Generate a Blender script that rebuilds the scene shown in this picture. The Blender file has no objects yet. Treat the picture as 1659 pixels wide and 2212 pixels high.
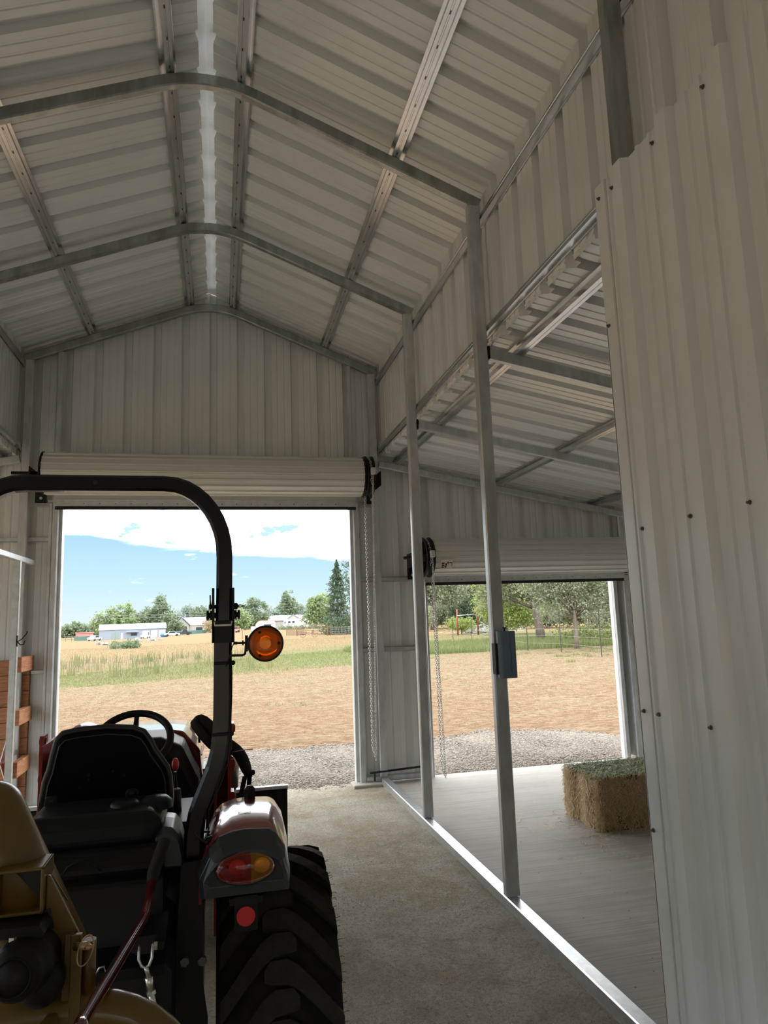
import bpy, math, random
import numpy as np
from mathutils import Vector, Matrix, Quaternion
random.seed(7); RNG = np.random.default_rng(11)
SC = bpy.context.scene; COL = SC.collection
R = math.radians

# ---------------------------------------------------------------- camera
yaw, pitch, roll = R(13.389), R(8.602), R(1.999)
fw = Vector((math.sin(yaw)*math.cos(pitch), math.cos(yaw)*math.cos(pitch), math.sin(pitch)))
rt = fw.cross(Vector((0, 0, 1))).normalized(); up = rt.cross(fw)
r2 = math.cos(roll)*rt - math.sin(roll)*up; u2 = math.cos(roll)*up + math.sin(roll)*rt
cam_d = bpy.data.cameras.new('camera'); cam = bpy.data.objects.new('camera', cam_d); COL.objects.link(cam)
m = Matrix((r2, u2, -fw)).transposed().to_4x4(); m.translation = Vector((0, 0, 1.765)); cam.matrix_world = m
cam_d.sensor_fit = 'HORIZONTAL'; cam_d.sensor_width = 36.0; cam_d.lens = 36*1508.08/1659
cam_d.clip_start = 0.05; cam_d.clip_end = 3000
SC.camera = cam

# ---------------------------------------------------------------- sky, sun, exposure
def nd(nt, t, **k):
    n = nt.nodes.new(t)
    for a, b in k.items(): setattr(n, a, b)
    return n
def lk(nt, a, b): nt.links.new(a, b)
def mth(nt, op, a, b=None, c=None, clamp=False):
    n = nd(nt, 'ShaderNodeMath', operation=op); n.use_clamp = clamp
    for i, v in enumerate((a, b, c)):
        if v is None: continue
        if hasattr(v, 'node'): lk(nt, v, n.inputs[i])
        else: n.inputs[i].default_value = v
    return n.outputs[0]
def sstep(nt, v, a, b):
    n = nd(nt, 'ShaderNodeMapRange', interpolation_type='SMOOTHSTEP')
    lk(nt, v, n.inputs[0]); n.inputs[1].default_value = a; n.inputs[2].default_value = b
    return n.outputs[0]
def mixc(nt, f, a, b, mode='MIX'):
    n = nd(nt, 'ShaderNodeMix', data_type='RGBA', blend_type=mode)
    for i, v in ((0, f), (6, a), (7, b)):
        if hasattr(v, 'node'): lk(nt, v, n.inputs[i])
        elif i == 0: n.inputs[0].default_value = v
        else: n.inputs[i].default_value = (*v, 1)
    return n.outputs[2]
def noise(nt, vec, scale, detail=4, rough=.55, dist=0, out=0):
    n = nd(nt, 'ShaderNodeTexNoise'); n.inputs['Scale'].default_value = scale
    n.inputs['Detail'].default_value = detail; n.inputs['Roughness'].default_value = rough
    n.inputs['Distortion'].default_value = dist
    if vec is not None: lk(nt, vec, n.inputs['Vector'])
    return n.outputs[out]
def vscale(nt, vec, s):
    n = nd(nt, 'ShaderNodeMapping'); n.inputs['Scale'].default_value = s
    lk(nt, vec, n.inputs['Vector']); return n.outputs[0]

SKY_STRENGTH, SUN_STRENGTH = 1.0, 0.35
W = bpy.data.worlds.new('sky'); SC.world = W; W.use_nodes = True; nt = W.node_tree; nt.nodes.clear()
tc = nd(nt, 'ShaderNodeTexCoord').outputs['Generated']
sx = nd(nt, 'ShaderNodeSeparateXYZ'); lk(nt, tc, sx.inputs[0])
el = sx.outputs[2]
grad = nd(nt, 'ShaderNodeValToRGB'); lk(nt, el, grad.inputs[0])
e = grad.color_ramp.elements
e[0].position = 0.0; e[0].color = (.51, .58, .61, 1)
e[1].position = 0.6; e[1].color = (.16, .34, .72, 1)
q = e.new(.045); q.color = (.40, .55, .62, 1)
q = e.new(.12); q.color = (.28, .465, .58, 1)
flat = mth(nt, 'ADD', mth(nt, 'MAXIMUM', el, 0.0), .10)          # cloud sheet high above: project the view ray on a flat layer
cx = mth(nt, 'DIVIDE', sx.outputs[0], flat); cy = mth(nt, 'DIVIDE', sx.outputs[1], flat)
cv = nd(nt, 'ShaderNodeCombineXYZ'); lk(nt, cx, cv.inputs[0]); lk(nt, cy, cv.inputs[1])
n1 = noise(nt, cv.outputs[0], 0.75, 6, .6, .25)
n2 = noise(nt, vscale(nt, cv.outputs[0], (1.0, .55, 1)), 2.4, 5, .62, .3)
edge = mth(nt, 'ADD', mth(nt, 'SUBTRACT', .101, mth(nt, 'MULTIPLY', sx.outputs[0], .11)), 0.0)
over = mth(nt, 'SUBTRACT', el, edge)
cov = sstep(nt, mth(nt, 'ADD', over, mth(nt, 'MULTIPLY', mth(nt, 'SUBTRACT', n1, .5), .05)), -.004, .012)
holes = mth(nt, 'MULTIPLY', sstep(nt, n2, .54, .60), mth(nt, 'SUBTRACT', 1.0, sstep(nt, over, .05, .14)))
cov = mth(nt, 'MULTIPLY', cov, mth(nt, 'SUBTRACT', 1.0, mth(nt, 'MULTIPLY', holes, .96)))
wisps = mth(nt, 'MULTIPLY', sstep(nt, n2, .63, .78), .35)
cov = mth(nt, 'MAXIMUM', cov, wisps)
skyc = mixc(nt, cov, grad.outputs[0], (2.9, 2.95, 3.02))
below = sstep(nt, el, -.02, 0.0)
skyc = mixc(nt, below, (.45, .42, .35), skyc)
bg = nd(nt, 'ShaderNodeBackground'); lk(nt, skyc, bg.inputs[0]); bg.inputs[1].default_value = SKY_STRENGTH
wo = nd(nt, 'ShaderNodeOutputWorld'); lk(nt, bg.outputs[0], wo.inputs[0])
sd = bpy.data.lights.new('sun', 'SUN'); sun = bpy.data.objects.new('sun', sd); COL.objects.link(sun)
sd.energy = SUN_STRENGTH; sd.angle = R(4.0); sd.color = (1.0, .95, .87)
sun.rotation_euler = Vector((-.95, .25, 1.9)).normalized().to_track_quat('Z', 'Y').to_euler()
V = SC.view_settings; V.view_transform = 'Standard'; V.look = 'None'; V.gamma = 1; V.use_curve_mapping = False
V.exposure = 0.74
SC.cycles.max_bounces = 12; SC.cycles.diffuse_bounces = 6; SC.cycles.glossy_bounces = 5
SC.cycles.use_denoising = True

# ---------------------------------------------------------------- materials
def newmat(name):
    M = bpy.data.materials.new(name); M.use_nodes = True; nt = M.node_tree; nt.nodes.clear()
    out = nd(nt, 'ShaderNodeOutputMaterial'); b = nd(nt, 'ShaderNodeBsdfPrincipled'); lk(nt, b.outputs[0], out.inputs[0])
    return M, nt, b, out
def pbr(name, col, rough=.5, metal=0, var=.08, vscl=8, bump=0, bscl=60, coat=0, spec=.5, stretch=(1, 1, 1), rvar=0, tint=None, coatr=.06):
    M, nt, b, out = newmat(name)
    oc = nd(nt, 'ShaderNodeTexCoord').outputs['Object']; v = vscale(nt, oc, stretch)
    n = noise(nt, v, vscl, 5, .6)
    c2 = tint if tint else tuple(c*(1-2.2*var) for c in col)
    lk(nt, mixc(nt, sstep(nt, n, .3, .7), col, c2), b.inputs['Base Color'])
    b.inputs['Roughness'].default_value = rough; b.inputs['Metallic'].default_value = metal
    if rvar:
        lk(nt, mth(nt, 'ADD', mth(nt, 'MULTIPLY', noise(nt, v, vscl*2.3, 4), rvar), rough-rvar/2), b.inputs['Roughness'])
    b.inputs['Coat Weight'].default_value = coat; b.inputs['Coat Roughness'].default_value = coatr
    b.inputs['Specular IOR Level'].default_value = spec
    if bump:
        bn = nd(nt, 'ShaderNodeBump'); bn.inputs['Strength'].default_value = bump; bn.inputs['Distance'].default_value = .01
        lk(nt, noise(nt, v, bscl, 4), bn.inputs['Height']); lk(nt, bn.outputs[0], b.inputs['Normal'])
    return M
def leafmat(name, cols, trans=.35, rough=.6):
    M, nt, b, out = newmat(name)
    g = nd(nt, 'ShaderNodeNewGeometry'); cr = nd(nt, 'ShaderNodeValToRGB'); lk(nt, g.outputs['Random Per Island'], cr.inputs[0])
    el = cr.color_ramp.elements; el[0].color = (*cols[0], 1); el[1].color = (*cols[-1], 1)
    for i, c in enumerate(cols[1:-1]):
        k = el.new((i+1)/(len(cols)-1)); k.color = (*c, 1)
    lk(nt, cr.outputs[0], b.inputs['Base Color']); b.inputs['Roughness'].default_value = rough; b.inputs['Specular IOR Level'].default_value = .25
    if trans:
        t = nd(nt, 'ShaderNodeBsdfTranslucent'); lk(nt, cr.outputs[0], t.inputs[0])
        mx = nd(nt, 'ShaderNodeMixShader'); mx.inputs[0].default_value = trans
        lk(nt, b.outputs[0], mx.inputs[1]); lk(nt, t.outputs[0], mx.inputs[2]); lk(nt, mx.outputs[0], out.inputs[0])
    return M
MT = {}
MT['panel'] = pbr('white_panel_paint', (.775, .79, .77), .30, var=.015, vscl=3, coat=.8, coatr=.14)
MT['ridge'] = pbr('white_ridge_cap', (.86, .88, .90), .4, var=.03)
MT['galv'] = pbr('galvanized_steel', (.68, .70, .71), .42, .68, var=.10, vscl=14, rvar=.22, stretch=(1, 1, .35))
MT['galv_hat'] = pbr('shiny_galvanized_channel', (.70, .72, .74), .24, 1.0, var=.08, vscl=10, rvar=.12, stretch=(1, .3, 1))
MT['galv_dull'] = pbr('dark_galvanized_steel', (.44, .46, .44), .34, .95, var=.16, vscl=9, rvar=.2, stretch=(1, 1, .3))  # darker galvanized tone for the bows, one post and a sticker
MT['galv_pale'] = pbr('pale_galvanized_sill', (.72, .745, .76), .36, .85, var=.08, vscl=18, rvar=.15)
MT['rollpaint'] = pbr('roll_door_paint', (.72, .71, .67), .33, var=.02, coat=.4, coatr=.15)
MT['black'] = pbr('black_plastic', (.006, .006, .0065), .42, var=.05, bump=.06, bscl=400, spec=.25)
MT['black_gloss'] = pbr('black_glossy_paint', (.005, .006, .010), .25, var=.05, coat=.15, spec=.35)
MT['black_steel'] = pbr('black_steel', (.007, .007, .008), .42, 0, var=.1, spec=.3)
MT['rubber'] = pbr('tyre_rubber', (.015, .0135, .010), .8, var=.2, vscl=20, bump=.08, bscl=150, spec=.15)
MT['lug'] = pbr('tyre_lug_rubber', (.030, .027, .020), .8, var=.15, vscl=25, bump=.08, bscl=150, spec=.2)
MT['seat'] = pbr('black_vinyl', (.002, .002, .0025), .55, spec=.1, var=.05)
MT['seatedge'] = pbr('seat_highlight_and_lever', (.022, .022, .022), .28, var=.05, spec=.5)  # lightened to paint in the seat-rim highlight; the grey hand lever shares it
MT['greyplas'] = pbr('charcoal_plastic', (.006, .0075, .010), .42, var=.06, spec=.28)
MT['lampgrey'] = pbr('slate_grey_plastic', (.022, .027, .032), .33, var=.06, spec=.6)
MT['red'] = pbr('orange_red_paint', (.30, .022, .014), .2, var=.05, coat=.8)
MT['redframe'] = pbr('loader_red_paint', (.28, .018, .010), .4, var=.1, coat=.2)
MT['redbar'] = pbr('dark_red_gloss_bar', (.12, .007, .009), .16, var=.05, coat=.9)
MT['yellow'] = pbr('yellow_machine_paint', (.155, .085, .006), .35, var=.12, coat=.3, rvar=.15)
MT['foam'] = pbr('black_foam_grip', (.014, .013, .011), .85, var=.1, bump=.3, bscl=300)
MT['steel'] = pbr('bright_steel', (.75, .74, .70), .3, .95, var=.1)
MT['brass'] = pbr('yellow_zinc_clip', (.62, .42, .26), .35, .9, var=.1)
MT['screw'] = pbr('dark_grey_screw', (.16, .155, .15), .45, .5, var=.1)
MT['concrete'] = None
MT['bluegrey'] = pbr('blue_grey_metal_box', (.17, .235, .29), .5, var=.06, rvar=.15)
MT['darkgap'] = pbr('dark_seal', (.012, .012, .012), .7)
MT['bark'] = pbr('bark', (.20, .165, .13), .9, var=.2, vscl=6, bump=.6, bscl=20, stretch=(1, 1, .3))
MT['rustpost'] = pbr('rust_red_pipe', (.27, .085, .05), .7, var=.15)
MT['tpost'] = pbr('dark_fence_post', (.06, .06, .055), .7)
MT['wire'] = pbr('fence_wire', (.45, .45, .43), .5, .5)
MT['label'] = pbr('beige_label', (.70, .62, .50), .6, var=.04)
MT['ink'] = pbr('black_ink', (.02, .02, .02), .6)
MT['whitepaint'] = pbr('white_paint', (.78, .78, .77), .4, var=.03)
MT['clip'] = pbr('pale_plastic', (.62, .66, .63), .5)

def wood(name, a, bcol):
    M, nt, b, out = newmat(name)
    oc = nd(nt, 'ShaderNodeTexCoord').outputs['Object']
    w = nd(nt, 'ShaderNodeTexNoise'); w.inputs['Scale'].default_value = 9; w.inputs['Detail'].default_value = 7
    lk(nt, vscale(nt, oc, (.6, .6, 7)), w.inputs['Vector'])
    kn = sstep(nt, noise(nt, vscale(nt, oc, (1, 1, 1.6)), 5, 1), .70, .76)
    c = mixc(nt, sstep(nt, w.outputs[0], .3, .7), a, bcol); c = mixc(nt, mth(nt, 'MULTIPLY', kn, .6), c, tuple(x*.35 for x in bcol))
    lk(nt, c, b.inputs['Base Color']); b.inputs['Roughness'].default_value = .6
    return M
MT['redwood'] = wood('redwood_board', (.52, .24, .11), (.36, .14, .06))

def ground_mats():
    # packed dirt in the aisle
    M, nt, b, out = newmat('packed_dirt'); oc = nd(nt, 'ShaderNodeTexCoord').outputs['Object']
    a = noise(nt, oc, 1.3, 7, .68, .4); f = noise(nt, oc, 55, 6, .8); g = noise(nt, vscale(nt, oc, (1, .75, 1)), 9, 7, .75)
    c = mixc(nt, sstep(nt, a, .40, .62), (.52, .455, .34), (.74, .69, .575))
    c = mixc(nt, mth(nt, 'MULTIPLY', sstep(nt, g, .48, .66), .7), c, (.72, .67, .57))
    f2 = noise(nt, vscale(nt, oc, (1, .6, 1)), 170, 4, .7); c = mixc(nt, mth(nt, 'MULTIPLY', sstep(nt, f, .46, .64), .55), c, (.27, .215, .145)); c = mixc(nt, mth(nt, 'MULTIPLY', sstep(nt, f2, .45, .68), .45), c, (.22, .175, .115))
    lk(nt, c, b.inputs['Base Color']); b.inputs['Roughness'].default_value = .95; b.inputs['Specular IOR Level'].default_value = .15
    bn = nd(nt, 'ShaderNodeBump'); bn.inputs['Strength'].default_value = 1.0; bn.inputs['Distance'].default_value = .022
    lk(nt, mth(nt, 'ADD', f, mth(nt, 'MULTIPLY', g, 2.0)), bn.inputs['Height']); lk(nt, bn.outputs[0], b.inputs['Normal'])
    MT['dirt'] = M
    # broom-finished concrete
    M, nt, b, out = newmat('broom_concrete'); oc = nd(nt, 'ShaderNodeTexCoord').outputs['Object']
    a = noise(nt, oc, 1.6, 5, .6); s = noise(nt, vscale(nt, oc, (.5, 26, 1)), 3.0, 5, .7); s2 = noise(nt, vscale(nt, oc, (.25, 9, 1)), 2.0, 3, .6)
    c = mixc(nt, sstep(nt, a, .3, .7), (.345, .325, .29), (.435, .413, .373))
    c = mixc(nt, mth(nt, 'MULTIPLY', sstep(nt, s, .46, .68), .65), c, (.25, .215, .17))
    c = mixc(nt, mth(nt, 'MULTIPLY', sstep(nt, s2, .48, .70), .45), c, (.27, .24, .20))
    sp = nd(nt, 'ShaderNodeTexVoronoi'); sp.inputs['Scale'].default_value = 9; lk(nt, oc, sp.inputs['Vector'])
    c = mixc(nt, mth(nt, 'SUBTRACT', 1.0, sstep(nt, sp.outputs[0], .03, .07)), c, (.12, .10, .08))
    lk(nt, c, b.inputs['Base Color']); b.inputs['Roughness'].default_value = .72
    bn = nd(nt, 'ShaderNodeBump'); bn.inputs['Strength'].default_value = .35; bn.inputs['Distance'].default_value = .004
    lk(nt, s, bn.inputs['Height']); lk(nt, bn.outputs[0], b.inputs['Normal'])
    MT['concrete'] = M
    # grey crushed gravel
    M, nt, b, out = newmat('crushed_gravel'); oc = nd(nt, 'ShaderNodeTexCoord').outputs['Object']
    vo = nd(nt, 'ShaderNodeTexVoronoi'); vo.inputs['Scale'].default_value = 42; lk(nt, oc, vo.inputs['Vector'])
    f = noise(nt, oc, 45, 4, .7)
    c = mixc(nt, sstep(nt, f, .3, .7), (.42, .385, .34), (.60, .565, .52))
    c = mixc(nt, mth(nt, 'MULTIPLY', sstep(nt, vo.outputs[0], .25, .6), .5), c, (.28, .25, .21)); c = mixc(nt, 1.0, c, (.48, .44, .395), 'MULTIPLY')
    lk(nt, c, b.inputs['Base Color']); b.inputs['Roughness'].default_value = .95
    bn = nd(nt, 'ShaderNodeBump'); bn.inputs['Strength'].default_value = .8; bn.inputs['Distance'].default_value = .02
    lk(nt, mth(nt, 'SUBTRACT', 1.0, vo.outputs[0]), bn.inputs['Height']); lk(nt, bn.outputs[0], b.inputs['Normal'])
    MT['gravel'] = M
    # the field: dry straw, red soil, a green band, dry grass farther off
    M, nt, b, out = newmat('dry_field'); oc = nd(nt, 'ShaderNodeTexCoord').outputs['Object']
    s = nd(nt, 'ShaderNodeSeparateXYZ'); lk(nt, oc, s.inputs[0]); X, Y = s.outputs[0], s.outputs[1]
    big = noise(nt, oc, .16, 5, .6); mid = noise(nt, vscale(nt, oc, (.45, 1, 1)), 1.1, 6, .7)
    fine = noise(nt, vscale(nt, oc, (.35, 1, 1)), 14, 5, .75); fine2 = noise(nt, vscale(nt, oc, (.3, 1, 1)), 5, 5, .75)
    straw = mixc(nt, sstep(nt, fine, .38, .62), (.34, .235, .14), (.72, .60, .43))
    soil = mixc(nt, sstep(nt, fine, .35, .65), (.36, .19, .10), (.62, .42, .28))
    nearb = mth(nt, 'SUBTRACT', 1.0, sstep(nt, Y, 13.0, 22.0))
    redm = sstep(nt, mth(nt, 'ADD', mid, mth(nt, 'MULTIPLY', nearb, .16)), .50, .68)
    c = mixc(nt, mth(nt, 'MULTIPLY', redm, .6), straw, soil)
    c = mixc(nt, mth(nt, 'MULTIPLY', sstep(nt, fine2, .56, .72), .45), c, (.26, .17, .09))
    wob = mth(nt, 'MULTIPLY', mth(nt, 'SUBTRACT', mid, .5), 9.0)
    y1 = mth(nt, 'ADD', mth(nt, 'ADD', Y, wob), mth(nt, 'MULTIPLY', mth(nt, 'SUBTRACT', big, .5), 10.0))
    startY = mth(nt, 'ADD', 25.0, mth(nt, 'MULTIPLY', mth(nt, 'MINIMUM', mth(nt, 'MAXIMUM', X, -4.0), 14.0), .48))
    g0 = sstep(nt, mth(nt, 'SUBTRACT', y1, startY), -1.2, 2.5)
    endY = mth(nt, 'ADD', 42.0, mth(nt, 'MULTIPLY', mth(nt, 'MINIMUM', mth(nt, 'MAXIMUM', X, -8.0), 16.0), 1.3))
    g1 = mth(nt, 'SUBTRACT', 1.0, sstep(nt, mth(nt, 'SUBTRACT', y1, endY), -5, 6))
    gm = mth(nt, 'MULTIPLY', g0, g1)
    gm = mth(nt, 'MULTIPLY', gm, mth(nt, 'ADD', .55, mth(nt, 'MULTIPLY', sstep(nt, mth(nt, 'ADD', fine2, mth(nt, 'MULTIPLY', X, .012)), .38, .6), .45)))
    green = mixc(nt, sstep(nt, fine, .35, .65), (.27, .31, .12), (.52, .54, .28))
    far = sstep(nt, Y, 38, 60)
    dry = mixc(nt, sstep(nt, fine2, .35, .65), (.50, .35, .17), (.70, .56, .34))
    c = mixc(nt, far, c, dry); c = mixc(nt, gm, c, green); c = mixc(nt, 1.0, c, (.345, .322, .295), 'MULTIPLY')
    lk(nt, c, b.inputs['Base Color']); b.inputs['Roughness'].default_value = .95; b.inputs['Specular IOR Level'].default_value = .1
    bn = nd(nt, 'ShaderNodeBump'); bn.inputs['Strength'].default_value = .6; bn.inputs['Distance'].default_value = .06
    lk(nt, mth(nt, 'ADD', fine, fine2), bn.inputs['Height']); lk(nt, bn.outputs[0], b.inputs['Normal'])
    MT['field'] = M
ground_mats()

# ---------------------------------------------------------------- mesh helpers
class MB:
    def __init__(s): s.v = []; s.f = []; s.sm = []
    def add(s, vs, fs, smooth=False):
        n = len(s.v); s.v += [tuple(v) for v in vs]; s.f += [tuple(i+n for i in f) for f in fs]; s.sm += [smooth]*len(fs); return s
    def box(s, c, d, rot=None):
        hx, hy, hz = d[0]/2, d[1]/2, d[2]/2
        vs = [Vector((x, y, z)) for x in (-hx, hx) for y in (-hy, hy) for z in (-hz, hz)]
        if rot is not None: vs = [rot @ v for v in vs]
        vs = [v + Vector(c) for v in vs]
        return s.add(vs, [(0, 1, 3, 2), (4, 6, 7, 5), (0, 4, 5, 1), (2, 3, 7, 6), (0, 2, 6, 4), (1, 5, 7, 3)])
    def bx(s, x0, x1, y0, y1, z0, z1): return s.box(((x0+x1)/2, (y0+y1)/2, (z0+z1)/2), (x1-x0, y1-y0, z1-z0))
    def cbox(s, c, d, ch=.01, rot=None):            # box with chamfered edges: three crossed octagon-ish slabs merged as one hull
        hx, hy, hz = d[0]/2, d[1]/2, d[2]/2; ch = min(ch, hx*.9, hy*.9, hz*.9); import itertools
        vs = []; 
        for sx in (-1, 1):
            for sy in (-1, 1):
                for sz in (-1, 1):
                    vs += [Vector((sx*hx, sy*(hy-ch), sz*(hz-ch))), Vector((sx*(hx-ch), sy*hy, sz*(hz-ch))), Vector((sx*(hx-ch), sy*(hy-ch), sz*hz))]
        def ix(sx, sy, sz, k): return (((sx+1)//2)*4+((sy+1)//2)*2+(sz+1)//2)*3+k
        F = []
        for k in range(3):
            for sg in (-1, 1):
                q = []
                for a, b in ((-1, -1), (1, -1), (1, 1), (-1, 1)):
                    t = [0, 0, 0]; t[k] = sg; t[(k+1) % 3] = a; t[(k+2) % 3] = b; q.append(ix(*t, k))
                F.append(q if sg > 0 else q[::-1])
        for k in range(3):
            o1, o2 = (k+1) % 3, (k+2) % 3
            for a in (-1, 1):
                for b in (-1, 1):
                    t = [0, 0, 0]; t[o1] = a; t[o2] = b
                    t[k] = -1; p = list(t); t[k] = 1; r = list(t)
                    F.append([ix(*p, o1), ix(*r, o1), ix(*r, o2), ix(*p, o2)])
        for sx in (-1, 1):
            for sy in (-1, 1):
                for sz in (-1, 1): F.append([ix(sx, sy, sz, 0), ix(sx, sy, sz, 1), ix(sx, sy, sz, 2)])
        if rot is not None: vs = [rot @ v for v in vs]
        return s.add([v + Vector(c) for v in vs], F)
    def sweep(s, pts, prof, upv=(0, 0, 1), closed=True, cap=True, smooth=False, scale=None, loop=False):
        # prof: list of (a, b) in the (side, up) frame
        pts = [Vector(p) for p in pts]; n = len(pts); k = len(prof); vs = []
        U = Vector(upv)
        for i, p in enumerate(pts):
            if loop: t = pts[(i+1) % n] - pts[i-1]
            else: t = pts[min(i+1, n-1)] - pts[max(i-1, 0)]
            t.normalize(); sd_ = t.cross(U)
            if sd_.length < 1e-3: sd_ = t.cross(Vector((0, 1, 0)) if abs(t.y) < .9 else Vector((1, 0, 0)))
            sd_.normalize(); uu = sd_.cross(t).normalized()
            # mitre
            mk = 1.0
            if 0 < i < n-1 and not loop:
                a = (pts[i]-pts[i-1]).normalized(); b = (pts[i+1]-pts[i]).normalized(); c = max(.5, math.sqrt((1+a.dot(b))/2)); mk = 1/c if n < 6 else 1
            sc = scale[i] if scale else 1
            for a, b in prof: vs.append(p + sd_*a*sc + uu*b*sc*mk)
        F = []; m_ = k if closed else k-1
        for i in range(n if loop else n-1):
            j2 = (i+1) % n
            for j in range(m_): F.append((i*k+j, i*k+(j+1) % k, j2*k+(j+1) % k, j2*k+j))
        if closed and cap and not loop: F.append(tuple(range(k))[::-1]); F.append(tuple((n-1)*k+j for j in range(k)))
        return s.add(vs, F, smooth)
    def tube(s, pts, r, n=10, smooth=True, scale=None, loop=False, upv=(0, 0, 1)):
        return s.sweep(pts, [(r*math.cos(2*math.pi*i/n), r*math.sin(2*math.pi*i/n)) for i in range(n)], upv=upv, smooth=smooth, scale=scale, loop=loop)
    def rtube(s, pts, w, h, ch=None, upv=(0, 0, 1)):
        ch = min(w, h)*.14 if ch is None else ch; a, b = w/2, h/2
        return s.sweep(pts, [(-a+ch, -b), (a-ch, -b), (a, -b+ch), (a, b-ch), (a-ch, b), (-a+ch, b), (-a, b-ch), (-a, -b+ch)], upv=upv)
    def cyl(s, p0, p1, r, n=20, r1=None, smooth=True):
        p0, p1 = Vector(p0), Vector(p1); d = (p1-p0).normalized(); a = d.orthogonal().normalized(); b = d.cross(a); r1 = r if r1 is None else r1
        vs = [p0+(a*math.cos(2*math.pi*i/n)+b*math.sin(2*math.pi*i/n))*r for i in range(n)]+[p1+(a*math.cos(2*math.pi*i/n)+b*math.sin(2*math.pi*i/n))*r1 for i in range(n)]
        s.add(vs, [(i, (i+1) % n, n+(i+1) % n, n+i) for i in range(n)], smooth)
        k = len(s.v)-2*n; s.f += [tuple(k+i for i in range(n))[::-1], tuple(k+n+i for i in range(n))]; s.sm += [False, False]; return s
    def lathe(s, c, axis, prof, n=32, smooth=True, a0=0, a1=2*math.pi):     # prof: (distance along axis, radius)
        ax = Vector(axis).normalized(); a = ax.orthogonal().normalized()
        if abs(ax.x) > .9: a = Vector((0, 0, 1))
        b = ax.cross(a); c = Vector(c); full = abs(a1-a0-2*math.pi) < 1e-6; k = len(prof); m_ = n if full else n+1; vs = []
        for i in range(m_):
            t = a0+(a1-a0)*i/n
            for u, r in prof: vs.append(c+ax*u+(a*math.cos(t)+b*math.sin(t))*r)
        F = []
        for i in range(n):
            j = (i+1) % m_
            for q_ in range(k-1): F.append((i*k+q_, i*k+q_+1, j*k+q_+1, j*k+q_))
        return s.add(vs, F, smooth)
    def prism(s, poly, a, b, axis='y', smooth=False):
        def P(u, v, w): return {'y': (u, w, v), 'x': (w, u, v), 'z': (u, v, w)}[axis]
        n = len(poly); vs = [P(u, v, a) for u, v in poly]+[P(u, v, b) for u, v in poly]
        s.add(vs, [(i, (i+1) % n, n+(i+1) % n, n+i) for i in range(n)], smooth)
        k = len(s.v)-2*n; s.f += [tuple(k+i for i in range(n)), tuple(k+n+i for i in range(n))[::-1]]; s.sm += [False, False]; return s
    def ell(s, c, r, n=16, m_=10, rot=None):
        vs = []; F = []
        for i in range(m_+1):
            ph = math.pi*i/m_
            for j in range(n):
                t = 2*math.pi*j/n; v = Vector((r[0]*math.sin(ph)*math.cos(t), r[1]*math.sin(ph)*math.sin(t), r[2]*math.cos(ph)))
                if rot is not None: v = rot @ v
                vs.append(v+Vector(c))
        for i in range(m_):
            for j in range(n): F.append((i*n+j, (i+1)*n+j, (i+1)*n+(j+1) % n, i*n+(j+1) % n))
        return s.add(vs, F, True)
    def build(s, name, mat, parent=None, bevel=0, fixn=True, subsurf=0, solid=0):
        me = bpy.data.meshes.new(name); me.from_pydata(s.v, [], s.f); me.update()
        me.polygons.foreach_set('use_smooth', s.sm)
        if fixn:
            import bmesh
            bm = bmesh.new(); bm.from_mesh(me); bmesh.ops.recalc_face_normals(bm, faces=bm.faces); bm.to_mesh(me); bm.free()
        return link(name, me, mat, parent, bevel, subsurf, solid)
def wloc(o):
    v = Vector((0, 0, 0))
    while o is not None: v = v + Vector(o.location); o = o.parent
    return v
def link(name, me, mat, parent=None, bevel=0, subsurf=0, solid=0):
    o = bpy.data.objects.new(name, me); COL.objects.link(o)
    if isinstance(mat, str): mat = MT[mat]
    me.materials.append(mat)
    if parent is not None:
        L = wloc(parent); me.transform(Matrix.Translation(-L)); o.parent = parent
    if subsurf: md = o.modifiers.new('s', 'SUBSURF'); md.levels = md.render_levels = subsurf
    if solid: md = o.modifiers.new('t', 'SOLIDIFY'); md.thickness = solid; md.offset = 0
    if bevel: md = o.modifiers.new('b', 'BEVEL'); md.width = bevel; md.segments = 2; md.limit_method = 'ANGLE'
    return o
def npmesh(name, verts, faces, mat, parent=None, kind=None, smooth=False):   # verts (N,3), faces (F,k) arrays
    verts = np.asarray(verts, dtype=np.float32); faces = np.asarray(faces, dtype=np.int32); k = faces.shape[1]
    me = bpy.data.meshes.new(name); me.vertices.add(len(verts)); me.vertices.foreach_set('co', verts.ravel())
    me.loops.add(faces.size); me.loops.foreach_set('vertex_index', faces.ravel())
    me.polygons.add(len(faces)); me.polygons.foreach_set('loop_start', np.arange(0, faces.size, k, dtype=np.int32)); me.polygons.foreach_set('loop_total', np.full(len(faces), k, dtype=np.int32))
    me.update(); me.validate()
    o = link(name, me, mat, parent)
    if kind: o['kind'] = kind
    return o
def tag(o, label, cat, group=None, kind=None):
    o['label'] = label; o['category'] = cat
    if group: o['group'] = group
    if kind: o['kind'] = kind
    return o
def empty(name, loc=(0, 0, 0), label=None, cat=None, group=None, kind=None, parent=None):
    o = bpy.data.objects.new(name, None); COL.objects.link(o); o.empty_display_size = .1
    o.location = loc
    if parent is not None: o.parent = parent; o.location = Vector(loc)-wloc(parent)
    if label: tag(o, label, cat, group)
    if kind: o['kind'] = kind
    return o
def struct(o, label=None):
    o['kind'] = 'structure'
    if label: o['label'] = label
    return o
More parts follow.
